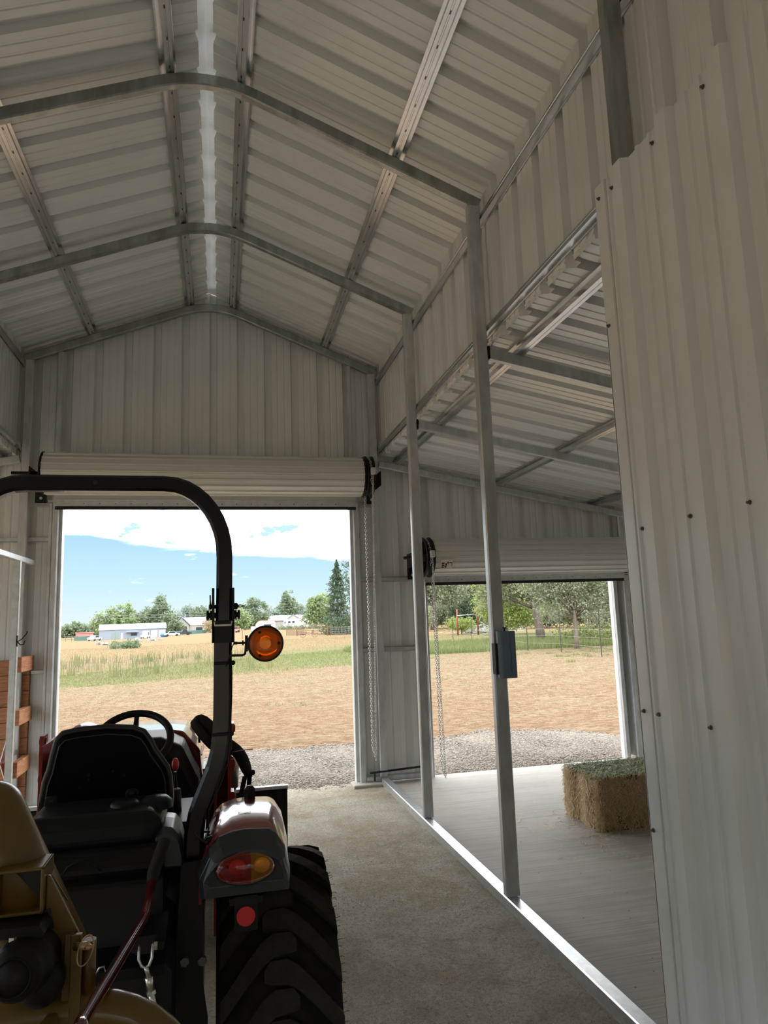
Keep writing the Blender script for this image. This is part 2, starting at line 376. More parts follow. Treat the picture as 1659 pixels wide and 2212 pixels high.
# ================================================================ ground and floor
DW = 7.775                       # inner face line of the far gable wall
def floor_grid(name, x0, x1, y0, y1, nx, ny, zf, mat):
    xs = np.linspace(x0, x1, nx); ys = np.linspace(y0, y1, ny); XX, YY = np.meshgrid(xs, ys)
    v = np.stack([XX.ravel(), YY.ravel(), zf(XX, YY).ravel()], 1)
    i = np.arange((nx-1)*(ny-1)); r_, c_ = i//(nx-1), i % (nx-1); a = r_*nx+c_
    return npmesh(name, v, np.stack([a, a+1, a+nx+1, a+nx], 1), mat)
def wav(x, y, s):
    r = np.random.default_rng(s); z = 0*x
    for k in range(14):
        f = r.uniform(.8, 14); t = r.uniform(0, 6.3); z = z+np.sin(f*(x*math.cos(t)+y*math.sin(t))+r.uniform(0, 6.3))/(f**.8)
    return z/3
fl = floor_grid('floor', -5.6, 1.70, -8.0, 8.0, 150, 300, lambda x, y: -.012+.010*wav(x, y, 3)+RNG.normal(0, .0022, x.shape), MT['dirt'])
struct(fl, 'packed sandy dirt floor of the centre aisle')
sl = MB().bx(1.695, 5.55, -8.0, 7.86, -.12, 0).build('floor', 'concrete'); struct(sl, 'broom-finished concrete slab of the side bay')
# clods and wood crumbs on the dirt, seen beside the tractor wheel
def scatter_stones(name, n, fx, smin, smax, mat, parent=None, kind='stuff', flat=.6):
    P = fx(n); n = len(P); s = RNG.uniform(smin, smax, n)*RNG.uniform(.5, 1, n)
    base = np.array([(1, 0, 0), (0, 1, 0), (-1, 0, 0), (0, -1, 0), (0, 0, 1), (0, 0, -1)], float)
    F = np.array([(0, 1, 4), (1, 2, 4), (2, 3, 4), (3, 0, 4), (1, 0, 5), (2, 1, 5), (3, 2, 5), (0, 3, 5)])
    a = RNG.uniform(0, 6.28, n); ca, sa = np.cos(a), np.sin(a); sc = RNG.uniform(.55, 1.2, (n, 6, 1))
    B = base[None]*sc*s[:, None, None]; B[:, :, 2] *= flat
    x = B[:, :, 0]*ca[:, None]-B[:, :, 1]*sa[:, None]; y = B[:, :, 0]*sa[:, None]+B[:, :, 1]*ca[:, None]
    Vv = np.stack([x, y, B[:, :, 2]], 2)+P[:, None, :]
    FF = (F[None]+(np.arange(n)*6)[:, None, None]).reshape(-1, 3)
    return npmesh(name, Vv.reshape(-1, 3), FF, mat, parent, kind)
MT['crumb'] = leafmat('dirt_clods', [(.40, .33, .24), (.56, .50, .39), (.68, .62, .51), (.46, .40, .30)], 0, .95)
MT['stone'] = leafmat('gravel_stones', [(.16, .14, .115), (.265, .24, .205), (.205, .175, .145), (.35, .32, .28), (.11, .095, .075)], 0, .9)
def f_dirt(n):
    y = 1.6+6.2*RNG.random(n)**1.3; x = .3+1.37*RNG.random(n); return np.stack([x, y, np.full(n, -.008)], 1)
tag(scatter_stones('dirt_clods', 16000, f_dirt, .0012, .006, MT['crumb']), 'small clods and wood crumbs on the aisle floor', 'dirt', kind='stuff')
def terr(x, y):                  # gentle land: flat near the barn, falling away to the left far field
    d = np.sqrt(x*x+y*y); az = np.degrees(np.arctan2(x, np.maximum(y, .01)))
    t = np.clip((az+8)/12, 0, 1); t = t*t*(3-2*t)
    left = -.0100*np.clip(d-32, 0, 200); right = -.0080*np.clip(d-32, 0, 75)
    u = np.clip((az-11)/5, 0, 1); z = left*(1-t)+right*t; z = z*(1-u)
    return z+.02*wav(x*.25, y*.25, 9)*np.clip((d-12)/10, 0, 1)
def make_ground():
    rr = np.concatenate([np.linspace(7.6, 60, 90), np.geomspace(62, 1500, 46)]); aa = np.linspace(R(-75), R(75), 150)
    RR, AA = np.meshgrid(rr, aa); X = RR*np.sin(AA); Y = np.maximum(RR*np.cos(AA), 7.80); Z = terr(X, Y)-.02
    v = np.stack([X.ravel(), Y.ravel(), Z.ravel()], 1); n = len(rr)
    i = np.arange((len(aa)-1)*(n-1)); a = (i//(n-1))*n+i % (n-1)
    o = npmesh('ground', v, np.stack([a, a+1, a+n+1, a+n], 1), MT['field']); return struct(o, 'dry mown field with a green band')
make_ground()
# ground beside and behind the barn, out of view, so light comes back from real land there too
MBg = MB()
for q in (((-1500, -1500), (-5.6, 8)), ((5.55, -1500), (1500, 8)), ((-5.6, -1500), (5.55, -8.0))):
    (x0, y0), (x1, y1) = q; MBg.add([(x0, y0, -.03), (x1, y0, -.03), (x1, y1, -.03), (x0, y1, -.03)], [(0, 1, 2, 3)])
struct(MBg.build('ground', 'field'), 'dry land around the barn')
# gravel apron outside the doors
def edge_y(x): return 10.05+.06*x+.14*np.sin(x*1.7+.4)+.07*np.sin(x*5.1)-np.clip(x-3.9, 0, 9)**2*.42
def make_gravel():
    xs = np.linspace(-7, 6.2, 150); ts = np.linspace(0, 1, 24); XX, TT = np.meshgrid(xs, ts)
    E = np.maximum(edge_y(XX), 8.0); YY = 7.8+(E-7.8)*TT
    Z = -.016+.022*np.clip(TT*7, 0, 1)+.006*wav(XX, YY, 5)*np.clip(TT*4, 0, 1); Z = Z-np.where(TT > .99, .03, 0)
    v = np.stack([XX.ravel(), YY.ravel(), Z.ravel()], 1); nx = len(xs); i = np.arange((nx-1)*(len(ts)-1)); a = (i//(nx-1))*nx+i % (nx-1)
    o = npmesh('ground', v, np.stack([a, a+1, a+nx+1, a+nx], 1), MT['gravel']); return struct(o, 'grey gravel apron outside the doors')
make_gravel()
def f_grav(n):
    x = RNG.uniform(-1.7, 6.0, n); y = 7.72+RNG.random(n)*3.0; k = (y < edge_y(x)+RNG.normal(0, .08, n)) & ((x < 1.4) | (y > 7.9)); x, y = x[k], y[k]
    return np.stack([x, y, -.014+.020*np.clip((y-7.8)/.35, 0, 1)], 1)
tag(scatter_stones('gravel', 50000, f_grav, .009, .028, MT['stone']), 'loose grey crushed stones of the apron outside the doors', 'gravel', kind='stuff')

# ================================================================ corrugated sheets
PITCH = .3048
def profile(u0, u1, phase, depth=.048, low=.0045):
    """points (u, n) of a sheet with a tall rib every foot and two low ribs between"""
    P = []; k0 = math.floor((u0-phase)/PITCH)-1; k1 = math.ceil((u1-phase)/PITCH)+1
    for k in range(k0, k1):
        c = phase+k*PITCH
        P += [(c-.046, 0), (c-.030, depth), (c+.030, depth), (c+.046, 0)]
        for m_ in (c+PITCH*.37, c+PITCH*.63): P += [(m_-.013, 0), (m_-.006, low), (m_+.006, low), (m_+.013, 0)]
    def at(u):
        for (a, x), (b, y) in zip(P, P[1:]):
            if a <= u <= b: return x+(y-x)*(u-a)/(b-a)
        return 0
    return [(u0, at(u0))]+[p for p in P if u0 < p[0] < u1]+[(u1, at(u1))]
def sheets(parent, O, U, Vd, N, u0, u1, v0, v1, phase, mat='panel', name='wall_panel', width=3*PITCH, solid=0, depth=.048, low=.0045):
    O, U, Vd, N = map(Vector, (O, U, Vd, N)); fv0 = v0 if callable(v0) else (lambda u: v0); fv1 = v1 if callable(v1) else (lambda u: v1)
    b = [u0]; k = math.floor((u0-phase)/width)+1
    while phase+k*width-PITCH/2 < u1:
        x = phase+k*width-PITCH/2
        if x > u0+.02: b.append(x)
        k += 1
    b.append(u1); res = []
    for a, c in zip(b, b[1:]):
        if c-a < .01: continue
        P = profile(a, c, phase, depth, low); mb = MB(); n = len(P)
        vs = [O+U*u+N*h_+Vd*fv0(u) for u, h_ in P]+[O+U*u+N*h_+Vd*fv1(u) for u, h_ in P]
        mb.add(vs, [(i, i+1, n+i+1, n+i) for i in range(n-1)])
        res.append(mb.build(name, mat, parent, fixn=False, solid=solid))
    return res
XC, S1, ZT = -.09, .40, 5.416                # roof centre, slope, bow-top apex height
def zbow(x): return ZT-S1*abs(x-XC)
XR, XL = 1.735, -1.955                        # centre lines of the post rows
XWR, XWL = 1.825, -2.040                      # upper side-wall sheets
SH = .075                                     # purlin height: sheets sit this far above the bows
LS = .19                                      # side roof slope
def zlean(x): return 3.57-LS*(abs(x-XC)-1.87)
ceil = empty('ceiling'); struct(ceil, 'white corrugated metal underside of the gable roof')
Y0, Y1 = -6.0, DW+.13
cs = math.sqrt(1+S1*S1)
for sg, xe in ((1, XWR), (-1, XWL)):
    L_ = (abs(xe-XC))*cs
    sheets(ceil, (XC, 0, ZT+SH), (0, 1, 0), (sg/cs, 0, -S1/cs), (sg*S1/cs, 0, 1/cs), Y0, Y1, .050, L_+.11, -.19+.004, name='roof_panel')
rc = MB(); rc.add([(XC-.20, Y0, ZT+SH-.020), (XC, Y0, ZT+SH+.055), (XC+.20, Y0, ZT+SH-.020), (XC-.20, Y1, ZT+SH-.020), (XC, Y1, ZT+SH+.055), (XC+.20, Y1, ZT+SH-.020)], [(0, 1, 4, 3), (1, 2, 5, 4)])
rc.build('ridge_cap', 'ridge', ceil, fixn=False)
# side roofs
for sg, xw, nm in ((1, XWR, 'right'), (-1, XWL, 'left')):
    c2 = empty('ceiling'); struct(c2, 'white corrugated metal underside of the %s side-bay roof' % nm)
    cl = math.sqrt(1+LS*LS); x_in = abs(xw-XC); x_out = 5.55+.09*sg
    sheets(c2, (XC, 0, 3.57+LS*1.87+.062), (0, 1, 0), (sg/cl, 0, -LS/cl), (sg*LS/cl, 0, 1/cl), Y0, Y1, x_in*cl-.01, x_out*cl, -.19+.004, name='roof_panel')
# upper side walls
for nm, xw, sg in (('right', XWR, 1), ('left', XWL, -1)):
    w = empty('wall_'+nm); struct(w, 'white corrugated upper wall above the %s side bay' % nm)
    ztop = zbow(xw)+SH
    sheets(w, (xw, 0, 0), (0, 1, 0), (0, 0, 1), (sg, 0, 0), Y0, Y1, 3.60 if sg > 0 else 3.55, ztop+.05, -.19+.004)
# far gable wall, with the two door openings
wf = empty('wall_far'); struct(wf, 'white corrugated far gable wall with two roll-up doors')
PH = -.07; yw = DW+.045
topc = lambda x: (zbow(x)+SH+.052) if XWL-.06 < x < XWR+.06 else zlean(x)+.062+.054
args = ((0, yw, 0), (1, 0, 0), (0, 0, 1), (0, 1, 0))
D1 = (-1.625, 1.475, 3.0); D2 = (2.30, 4.765, 2.135)
sheets(wf, *args, -5.6, XWL-.055, .03, topc, PH); sheets(wf, *args, XWL-.055, D1[0], .03, topc, PH)
sheets(wf, *args, D1[0], D1[1], D1[2]+.02, topc, PH); sheets(wf, *args, D1[1], XWR+.055, .03, topc, PH)
sheets(wf, *args, XWR+.055, D2[0], .03, topc, PH); sheets(wf, *args, D2[0], D2[1], D2[2]+.02, topc, PH); sheets(wf, *args, D2[1], 5.5, .03, topc, PH)
# outer right wall; daylight openings added to the unseen left wall and rear gable
wr = empty('wall_right'); struct(wr, 'white corrugated outer wall of the right bay')
sheets(wr, (5.5, 0, 0), (0, 1, 0), (0, 0, 1), (1, 0, 0), -6.0, Y1, .03, 2.99, 0)
wb = empty('wall_near'); struct(wb, 'white corrugated gable of the rear end')
wa = ((0, Y0, 0), (1, 0, 0), (0, 0, 1), (0, -1, 0))
sheets(wb, *wa, -5.6, -1.70, 0, topc, PH); sheets(wb, *wa, -1.70, 1.55, 1.9, topc, PH); sheets(wb, *wa, 1.55, 5.5, 0, topc, PH)
wl_ = empty('wall_left'); struct(wl_, 'white corrugated outer wall of the left bay')
sheets(wl_, (-5.6, 0, 0), (0, 1, 0), (0, 0, 1), (-1, 0, 0), -6, -3.5, .03, 2.85, 0); sheets(wl_, (-5.6, 0, 0), (0, 1, 0), (0, 0, 1), (-1, 0, 0), 7.0, Y1, .03, 2.85, 0)
sheets(wl_, (-5.6, 0, 0), (0, 1, 0), (0, 0, 1), (-1, 0, 0), -3.5, 7.0, 2.6, 2.85, 0)

# ================================================================ steel frame
TW = .085
def bow_path(y):
    P = []; c = TW/2
    for x in (XL-.045, -1.4, -.9): P.append((x, zbow(x)-c))
    a = .32; zt = zbow(XC+a)-c
    for i in range(9):
        t = -1+i/4; x = XC+a*t; P.append((x, zt+S1*a/2*(1-t*t)))
    for x in (.7, 1.3, XR+.045): P.append((x, zbow(x)-c))
    return [(x, y, z) for x, z in P]
FR = [DW-.05, 6.055, 4.275, 2.49, .70, -1.1, -2.9, -4.7]
ordn = ['against the far gable', 'second from the far gable', 'third from the far gable', 'fourth from the far gable', 'fifth from the far gable', 'sixth from the far gable', 'seventh from the far gable', 'eighth from the far gable']
for i, y in enumerate(FR):
    o = MB().rtube(bow_path(y), .06, TW, upv=(0, 0, 1)).build('roof_bow', 'galv_dull')
    tag(o, 'bent galvanized steel roof bow %s' % ordn[i], 'beam', 'roof bows of the centre aisle')
FRV = [y for y in FR if y > -3]
for sg, x0, nm in ((1, XR, 'right'), (-1, XL, 'left')):
    for i, y in enumerate(FRV):
        # side-bay bow
        xo = 5.45*sg
        if not (sg < 0 and i > 2) and not (sg > 0 and i > 2):
            xs = x0+sg*.048
            e_ = empty('side_roof_bow', (xs, y, zlean(xs)), 'straight galvanized beam under the %s side roof, %s' % (nm, ordn[i]), 'beam', 'beams under the %s side roof' % nm)
            MB().rtube([(xs+sg*.012, y, zlean(xs)-.042), (xo, y, zlean(xo)-.042)], .055, .08).build('beam_tube', 'galv', e_)
            if i: MB().bx(*sorted((x0+sg*.0425, x0+sg*.056)), y-.034, y+.034, zlean(xs)-.088, zlean(xs)+.002).build('connector_plate', 'black_steel', e_)
labs = {0: 'corner post where the far wall meets the %s side bay', 1: 'thin galvanized post standing before the %s bay, nearer the far wall', 2: 'galvanized post %s carrying a blue-grey box', 3: 'dark galvanized post rising behind the %s sheeted partition'}
for sg, x0, nm in ((1, XR, 'right'), (-1, XL, 'left')):
    for i, y in enumerate(FR):
        if sg < 0 and 0 < i < 4: continue
        zt = zbow(x0)-TW+.004
        o = MB().rtube([(x0, y, .07 if sg > 0 else 0), (x0, y, zt)], .088, .062, upv=(0, 1, 0)).build('steel_post', 'galv_dull' if i == 3 and sg > 0 else 'galv')
        l = {0: 'galvanized corner post at the far wall, right of the big door' if sg > 0 else 'galvanized corner post at the far wall, left of the big door',
             1: 'galvanized post before the right-bay door, second from the far wall', 2: 'galvanized post carrying a blue-grey box, third from the far wall',
             3: 'dark galvanized post rising behind the sheeted partition'}.get(i, '%s row galvanized post, %s' % (nm, ordn[i]))
        tag(o, l, 'post', 'steel posts along the aisle')
def hat(mb, p0, p1, w=.052, W=.11, h=.05, n=(0, 0, -1)):
    """hat channel from p0 to p1; n points to the room"""
    p0, p1, n = Vector(p0), Vector(p1), Vector(n).normalized(); t = (p1-p0).normalized(); s_ = t.cross(n)
    pr = [(-W/2, .004), (-W/2, 0), (-w/2-.008, 0), (-w/2, h), (-.006, h), (-.004, h-.004), (.004, h-.004), (.006, h), (w/2, h), (w/2+.008, 0), (W/2, 0), (W/2, .004)]
    vs = [p+s_*a+n*b for p in (p0, p1) for a, b in pr]; k = len(pr)
    mb.add(vs, [(i, i+1, k+i+1, k+i) for i in range(k-1)]); return mb
# purlins of the main roof
for x, l in ((-.335, 'roof purlin just left of the ridge'), (.155, 'roof purlin just right of the ridge'), (1.20, 'roof purlin halfway down the right slope'), (-1.36, 'roof purlin halfway down the left slope')):
    sg = 1 if x > XC else -1; z = zbow(x)+.052; n = (-sg*S1/cs, 0, -1/cs)
    o = hat(MB(), (x, Y0, z), (x, Y1-.03, z), n=n).build('roof_purlin', 'galv_hat', fixn=False)
    tag(o, 'galvanized '+l, 'purlin', 'purlins under the main roof')
    e2 = MB()
    for k in range(43):
        y = -2+k*.23
        e2.box((x+n[0]*.0475, y, z+n[2]*.0475), (.005, .022, .0012), Matrix.Rotation(math.atan(sg*S1), 3, 'Y'))
    s_ = e2.build('slot', 'darkgap', None); s_.parent = o; s_['kind'] = 'stuff'
for sg, x, z, l in ((1, 1.822, 4.53, 'upper wall girt high on the right wall'), (1, 1.822, 3.70, 'lower wall girt above the right bay'), (-1, -2.037, 4.57, 'upper wall girt high on the left wall'), (-1, -2.037, 3.65, 'lower wall girt above the left bay')):
    o = hat(MB(), (x, Y0, z), (x, Y1-.06, z), w=.040, W=.078, h=.040, n=(-sg, 0, 0)).build('wall_girt', 'galv_hat', fixn=False)
    tag(o, 'galvanized '+l, 'girt', 'girts along the aisle walls')
for sg, x, l in ((1, 2.02, 'purlin close to the wall under the right side roof'), (1, 3.27, 'purlin in the middle of the right side roof'), (1, 4.55, 'purlin near the outer edge of the right side roof'), (-1, -2.22, 'purlin close to the wall under the left side roof')):
    z = zlean(x)+.045; cl = math.sqrt(1+LS*LS)
    o = hat(MB(), (x, Y0, z), (x, Y1-.03, z), n=(-sg*LS/cl, 0, -1/cl)).build('roof_purlin', 'galv_hat', fixn=False)
    tag(o, 'galvanized '+l, 'purlin', 'purlins under the side roofs')
# short girts and studs on the far wall
yg = DW+.04
for x0_, x1_, z, l in ((1.54, 2.20, 2.20, 'short wall girt at the height of the right door head'), (1.54, 2.24, 1.415, 'short wall girt left of the right door at mid height'),
                     (-3.6, -1.70, 2.685, 'wall girt left of the big door, upper'), (-1.84, -1.70, 1.345, 'short wall girt beside the big door, lower left'),
                     (1.54, 1.72, 3.06, 'short wall girt under the chain wheel of the big door'), (-1.85, -1.70, 3.06, 'short wall girt at the left end of the big door head'), (4.86, 5.48, 1.42, 'short wall girt right of the right-bay door')):
    o = hat(MB(), (x0_, yg, z), (x1_, yg, z), w=.03, W=.062, h=.045, n=(0, -1, 0)).build('wall_girt', 'galv', fixn=False)
    tag(o, 'galvanized '+l, 'girt', 'short girts on the far wall')
for x, z0, z1, w, l in ((-1.655, 0, zbow(-1.655)-.09, .062, 'jamb post left of the big door opening'), (1.51, 0, 3.05, .07, 'jamb post right of the big door opening'), (1.468, 3.5, zbow(1.468)-.09, .05, 'short stud above the right end of the big door drum'),
                     (-1.70, 0, 3.05, .03, 'slim stud beside the left jamb of the big door'), (2.262, 0, zlean(2.262)-.05, .055, 'jamb post left of the right-bay door'), (4.86, 0, zlean(4.86)-.05, .075, 'jamb post right of the right-bay door')):
    o = MB().rtube([(x, DW-.035, z0), (x, DW-.035, z1)], w, .06, upv=(0, 1, 0)).build('door_post', 'galv')
    tag(o, 'galvanized '+l, 'post', 'posts framing the door openings')
# white outer door trim seen at the opening edges, and guide tracks
for k, (x0_, x1_, z, l) in enumerate(((D1[0]-.012, D1[0]+.028, 3.02, 'left edge of the big door'), (D1[1]-.028, D1[1]+.012, 3.02, 'right edge of the big door'), (D2[0]-.012, D2[0]+.02, 2.15, 'left edge of the right-bay door'), (D2[1]-.045, D2[1]+.03, 2.15, 'right edge of the right-bay door'))):
    struct(MB().bx(x0_, x1_, DW+.045, DW+.12, 0, z).build('trim_%d' % (k+1), 'whitepaint'), 'white metal trim at the '+l)
    xa = x1_ if k % 2 == 0 else x0_; sgn = 1 if k % 2 == 0 else -1
    g = MB().bx(*sorted((xa, xa-sgn*.03)), DW-.005, DW+.04, 0, z-.02)
    g.bx(*sorted((xa+sgn*.004, xa-sgn*.04)), DW-.012, DW-.004, 0, z-.02)
    o = g.build('door_track', 'galv'); tag(o, 'galvanized guide track at the '+l, 'track', 'guide tracks of the roll-up doors')
# sill tube between aisle and slab; base tube of the far wall; concrete pad
o = MB().rtube([(1.727, -6, .033), (1.727, 7.62, .033)], .078, .066, ch=.006).build('sill_tube', 'galv_pale'); tag(o, 'long pale galvanized sill tube between dirt aisle and concrete slab', 'sill')
o = MB().rtube([(1.545, DW-.03, .045), (2.235, DW-.03, .045)], .06, .06).build('base_tube', 'galv'); tag(o, 'short galvanized base tube under the wall between the two doors', 'sill')
o = MB().rtube([(4.90, DW-.03, .045), (5.47, DW-.03, .045)], .06, .06).build('base_tube', 'galv'); tag(o, 'short galvanized base tube right of the right-bay door', 'sill')
o = MB().rtube([(-5.4, DW-.03, .045), (-1.69, DW-.03, .045)], .06, .06).build('base_tube', 'galv'); tag(o, 'galvanized base tube left of the big door', 'sill')
o = MB().cyl((1.58, DW-.075, .115), (2.21, DW-.075, .14), .011).cyl((1.63, DW-.075, .03), (1.63, DW-.075, .12), .007).build('anchor_rod', 'black_steel'); tag(o, 'thin dark rod lying along the base between the two doors', 'rod')
o = MB().cbox((1.60, DW-.07, -.004), (.44, .22, .05), .008).build('concrete_pad', 'concrete'); tag(o, 'small concrete footing pad under the right jamb of the big door', 'pad')

# ================================================================ sheeted partition in the near right
pt = empty('wall_partition', (1.68, 2.6, 0)); struct(pt, 'pale corrugated partition along the right side of the aisle')
sheets(pt, (1.682, 0, 0), (0, 1, 0), (0, 0, 1), (-1, 0, 0), -3.5, 2.575, .075, 3.655, 2.42, solid=.0012, depth=.036, low=.010)
tr = MB(); PTZ = 3.665   # folded corner trim
tr.bx(1.668, 1.674, 2.548, 2.625, .07, PTZ-.62).bx(1.6665, 1.6725, 2.550, 2.627, PTZ-.64, PTZ).bx(1.668, 1.80, 2.621, 2.627, .07, PTZ).bx(1.668, 1.682, 2.545, 2.549, .07, PTZ)
tr.build('corner_trim', 'panel', pt)
for y, z in ((2.595, 3.60), (2.51, 3.60), (2.212, 3.60), (1.909, 3.60), (2.604, 3.0), (2.512, 2.088), (2.209, 2.094), (1.913, 2.095), (2.593, 1.357), (2.515, 1.352), (2.215, 1.344), (1.91, 1.34), (2.6, .9)):
    x = 1.680 if y < 2.58 else 1.666
    MB().cyl((x, y, z), (x-.003, y, z), .0085, 14).cyl((x-.003, y, z), (x-.011, y, z), .0052, 6, smooth=False).build('screw', 'screw', pt)
# lean rail that stiffens the partition from behind
o = MB().rtube([(1.775, -3.4, 3.3), (1.775, 2.44, 3.3)], .04, .06).build('partition_rail', 'galv'); tag(o, 'galvanized rail along the back of the partition', 'rail')
# ================================================================ roll-up doors
def fluted(x0, x1, c, r, n=18, seg=44):
    """rolled curtain: flat slats with a raised seam between them"""
    mb = MB(); pr = []
    for k in range(n):
        a = 2*math.pi*k/n; st = 2*math.pi/n
        for f, dr in ((0, 0), (.06, .014), (.16, .014), (.24, -.004), (.32, 0)): pr.append((a+f*st, r+dr))
    K = len(pr); vs = [(x, c[0]+q*math.cos(a), c[1]+q*math.sin(a)) for x in (x0, x1) for a, q in pr]
    mb.add(vs, [(i, (i+1) % K, K+(i+1) % K, K+i) for i in range(K)]); mb.f += [tuple(range(K)), tuple(range(K, 2*K))[::-1]]; mb.sm += [False, False]
    return mb
def chain_mesh(pts, link_l=.036, r=.0035):
    """welded chain along a polyline: every link a small ring, turned a quarter turn from the last"""
    P = [Vector(p) for p in pts]; segs = []; mb = MB(); d = 0; seq = []
    for a, b in zip(P, P[1:]):
        L_ = (b-a).length; t = (b-a)/L_
        while d < L_: seq.append((a+t*d, t)); d += link_l*.72
        d -= L_
    for k, (p, t) in enumerate(seq):
        a = t.orthogonal().normalized(); a = Quaternion(t, (k % 2)*math.pi/2+.4) @ a
        ring = [p+t*(link_l/2)*math.cos(q)+a*(link_l*.30)*math.sin(q) for q in [2*math.pi*i/8 for i in range(8)]]
        mb.tube(ring, r, 4, loop=True, upv=t.cross(a))
    return mb
def roll_door(name, label, x0, x1, yc, zc, r, o0, o1, head, wheel_x, wheel_side):
    e_ = empty(name, (x0, yc, zc)); struct(e_, label)
    fluted(x0+.012, x1-.012, (yc, zc), r).build('rolled_curtain', 'rollpaint', e_)
    for x in (x0, x1): MB().lathe((x, yc, zc), (1, 0, 0), [(-.006, .02), (-.006, r+.016), (.006, r+.016), (.006, .02)], 40, smooth=False).build('drum_end_ring', 'black_steel', e_)
    # flat curtain dropping behind the drum to the bottom bar
    c2 = MB(); n = 5
    z1 = zc-.02; z0 = head+.085; yy = yc+r*.93
    pr = []; k = 0; z = z1
    while z > z0: pr += [(yy, z), (yy, z-.05), (yy-.006, z-.058), (yy-.006, z-.068), (yy, z-.075)]; z -= .078
    pr.append((yy, z0)); K = len(pr)
    c2.add([(x, a, b) for x in (o0-.03, o1+.03) for a, b in pr], [(i, i+1, K+i+1, K+i) for i in range(K-1)])
    c2.build('hanging_curtain', 'rollpaint', e_, fixn=False)
    bb = MB().bx(o0-.03, o1+.03, yy-.012, yy-.006, head+.015, head+.085).bx(o0-.03, o1+.03, yy-.030, yy-.006, head+.082, head+.088).build('bottom_bar', 'galv_pale', e_)
    s_ = MB().rtube([(o0-.02, yy-.008, head+.0), (o1+.02, yy-.008, head+.0)], .03, .034).build('rubber_seal', 'darkgap', e_)
    hs = MB(); x = o0+.1
    while x < o1-.05: hs.cyl((x, yy-.0125, head+.045), (x, yy-.0135, head+.045), .0055, 8); x += .155
    h_ = hs.build('hole', 'ink', e_)
    for x, sg in ((o0+.06, 1), (o1-.06, -1)):
        MB().bx(x-.09, x+.07, yy-.024, yy-.013, head+.033, head+.058).cyl((x-.05, yy-.03, head+.046), (x-.05, yy-.013, head+.046), .010, 10).cyl((x+.04, yy-.03, head+.046), (x+.04, yy-.013, head+.046), .007, 10).bx(x-.15 if sg > 0 else x, x if sg > 0 else x+.15, yy-.02, yy-.014, head+.064, head+.078).build('slide_bolt', 'steel', e_)
    # brackets and axle
    for x, sg in ((x0, -1), (x1, 1)):
        xb = x+sg*(.145 if sg == wheel_side and wheel_x is not None else .075)
        br = MB().bx(xb-.055, xb+.055, DW-.07, DW-.062, head+.06, zc+.06).bx(xb-.004+sg*.05, xb+.004+sg*.05, yc-.06, DW-.06, zc-.10, zc+.06)
        b_ = br.build('bracket', 'black_steel', e_)
        for zz in (head+.11, zc+.03): MB().cyl((xb, DW-.0705, zz), (xb, DW-.073, zz), .015, 14).build('bolt_hole', 'clip', b_)
    MB().cyl((x0-.30, yc, zc), (x1+.14, yc, zc), .017, 12).build('axle', 'black_steel', e_)
    if wheel_x is not None:
        w = empty('chain_wheel', (wheel_x, yc, zc)); w.parent = e_; w.location = Vector((wheel_x, yc, zc))-e_.location
        hw = .042; rw = r+.028
        mb = MB().lathe((wheel_x, yc, zc), (1, 0, 0), [(-hw, rw-.035), (-hw, rw), (-hw+.010, rw), (-.012, rw-.028), (.012, rw-.028), (hw-.010, rw), (hw, rw), (hw, rw-.035), (0, rw-.045), (-hw, rw-.035)], 48)
        for k in range(5):
            a = 2*math.pi*k/5+.3; mb.cyl((wheel_x, yc+.03*math.cos(a), zc+.03*math.sin(a)), (wheel_x, yc+(rw-.04)*math.cos(a), zc+(rw-.04)*math.sin(a)), .014, 8)
        mb.lathe((wheel_x, yc, zc), (1, 0, 0), [(-.035, .0), (-.035, .045), (.035, .045), (.035, 0)], 20)
        mb.build('wheel_rim', 'black_steel', w)
        ch = [(wheel_x, yc+(rw-.02)*math.cos(a), zc+(rw-.02)*math.sin(a)) for a in [math.pi-k*.15 for k in range(-3, 22)]]
        chain_mesh(ch).build('wheel_chain', 'steel', w)
        MB().cbox((wheel_x+.012, yc-rw-.008, zc+.02), (.052, .05, .075), .006).build('chain_guide', 'clip', w)
    return e_
roll_door('door_1', 'big roll-up door rolled open over the aisle doorway', -1.722, 1.545, 7.47, 3.318, .205, D1[0], D1[1], 2.995, 1.605, 1)
dr2 = roll_door('door_2', 'smaller roll-up door rolled open over the right-bay doorway', 2.285, 4.83, 7.47, 2.412, .196, D2[0], D2[1], 2.125, 2.235, -1)
lb = MB().box((2.415, 7.47-.216*.90, 2.412-.216*.43), (.135, .006, .115), Matrix.Rotation(R(26), 3, 'X')).build('instruction_label', 'label', dr2)
li = MB(); rot = Matrix.Rotation(R(26), 3, 'X'); lc = Vector((2.415, 7.47-.216*.90, 2.412-.216*.43))
for dx, dz, w_, h_ in ((-.042, .012, .03, .016), (-.042, -.012, .03, .018), (-.008, -.002, .018, .03), (-.012, -.030, .022, .014), (.012, .018, .012, .022), (.045, .018, .03, .008), (.058, .0, .005, .04), (-.045, -.035, .03, .012)):
    li.box(lc+rot @ Vector((dx, -.0045, dz)), (w_, .002, h_), rot)
li.build('printed_diagram', 'ink', lb)
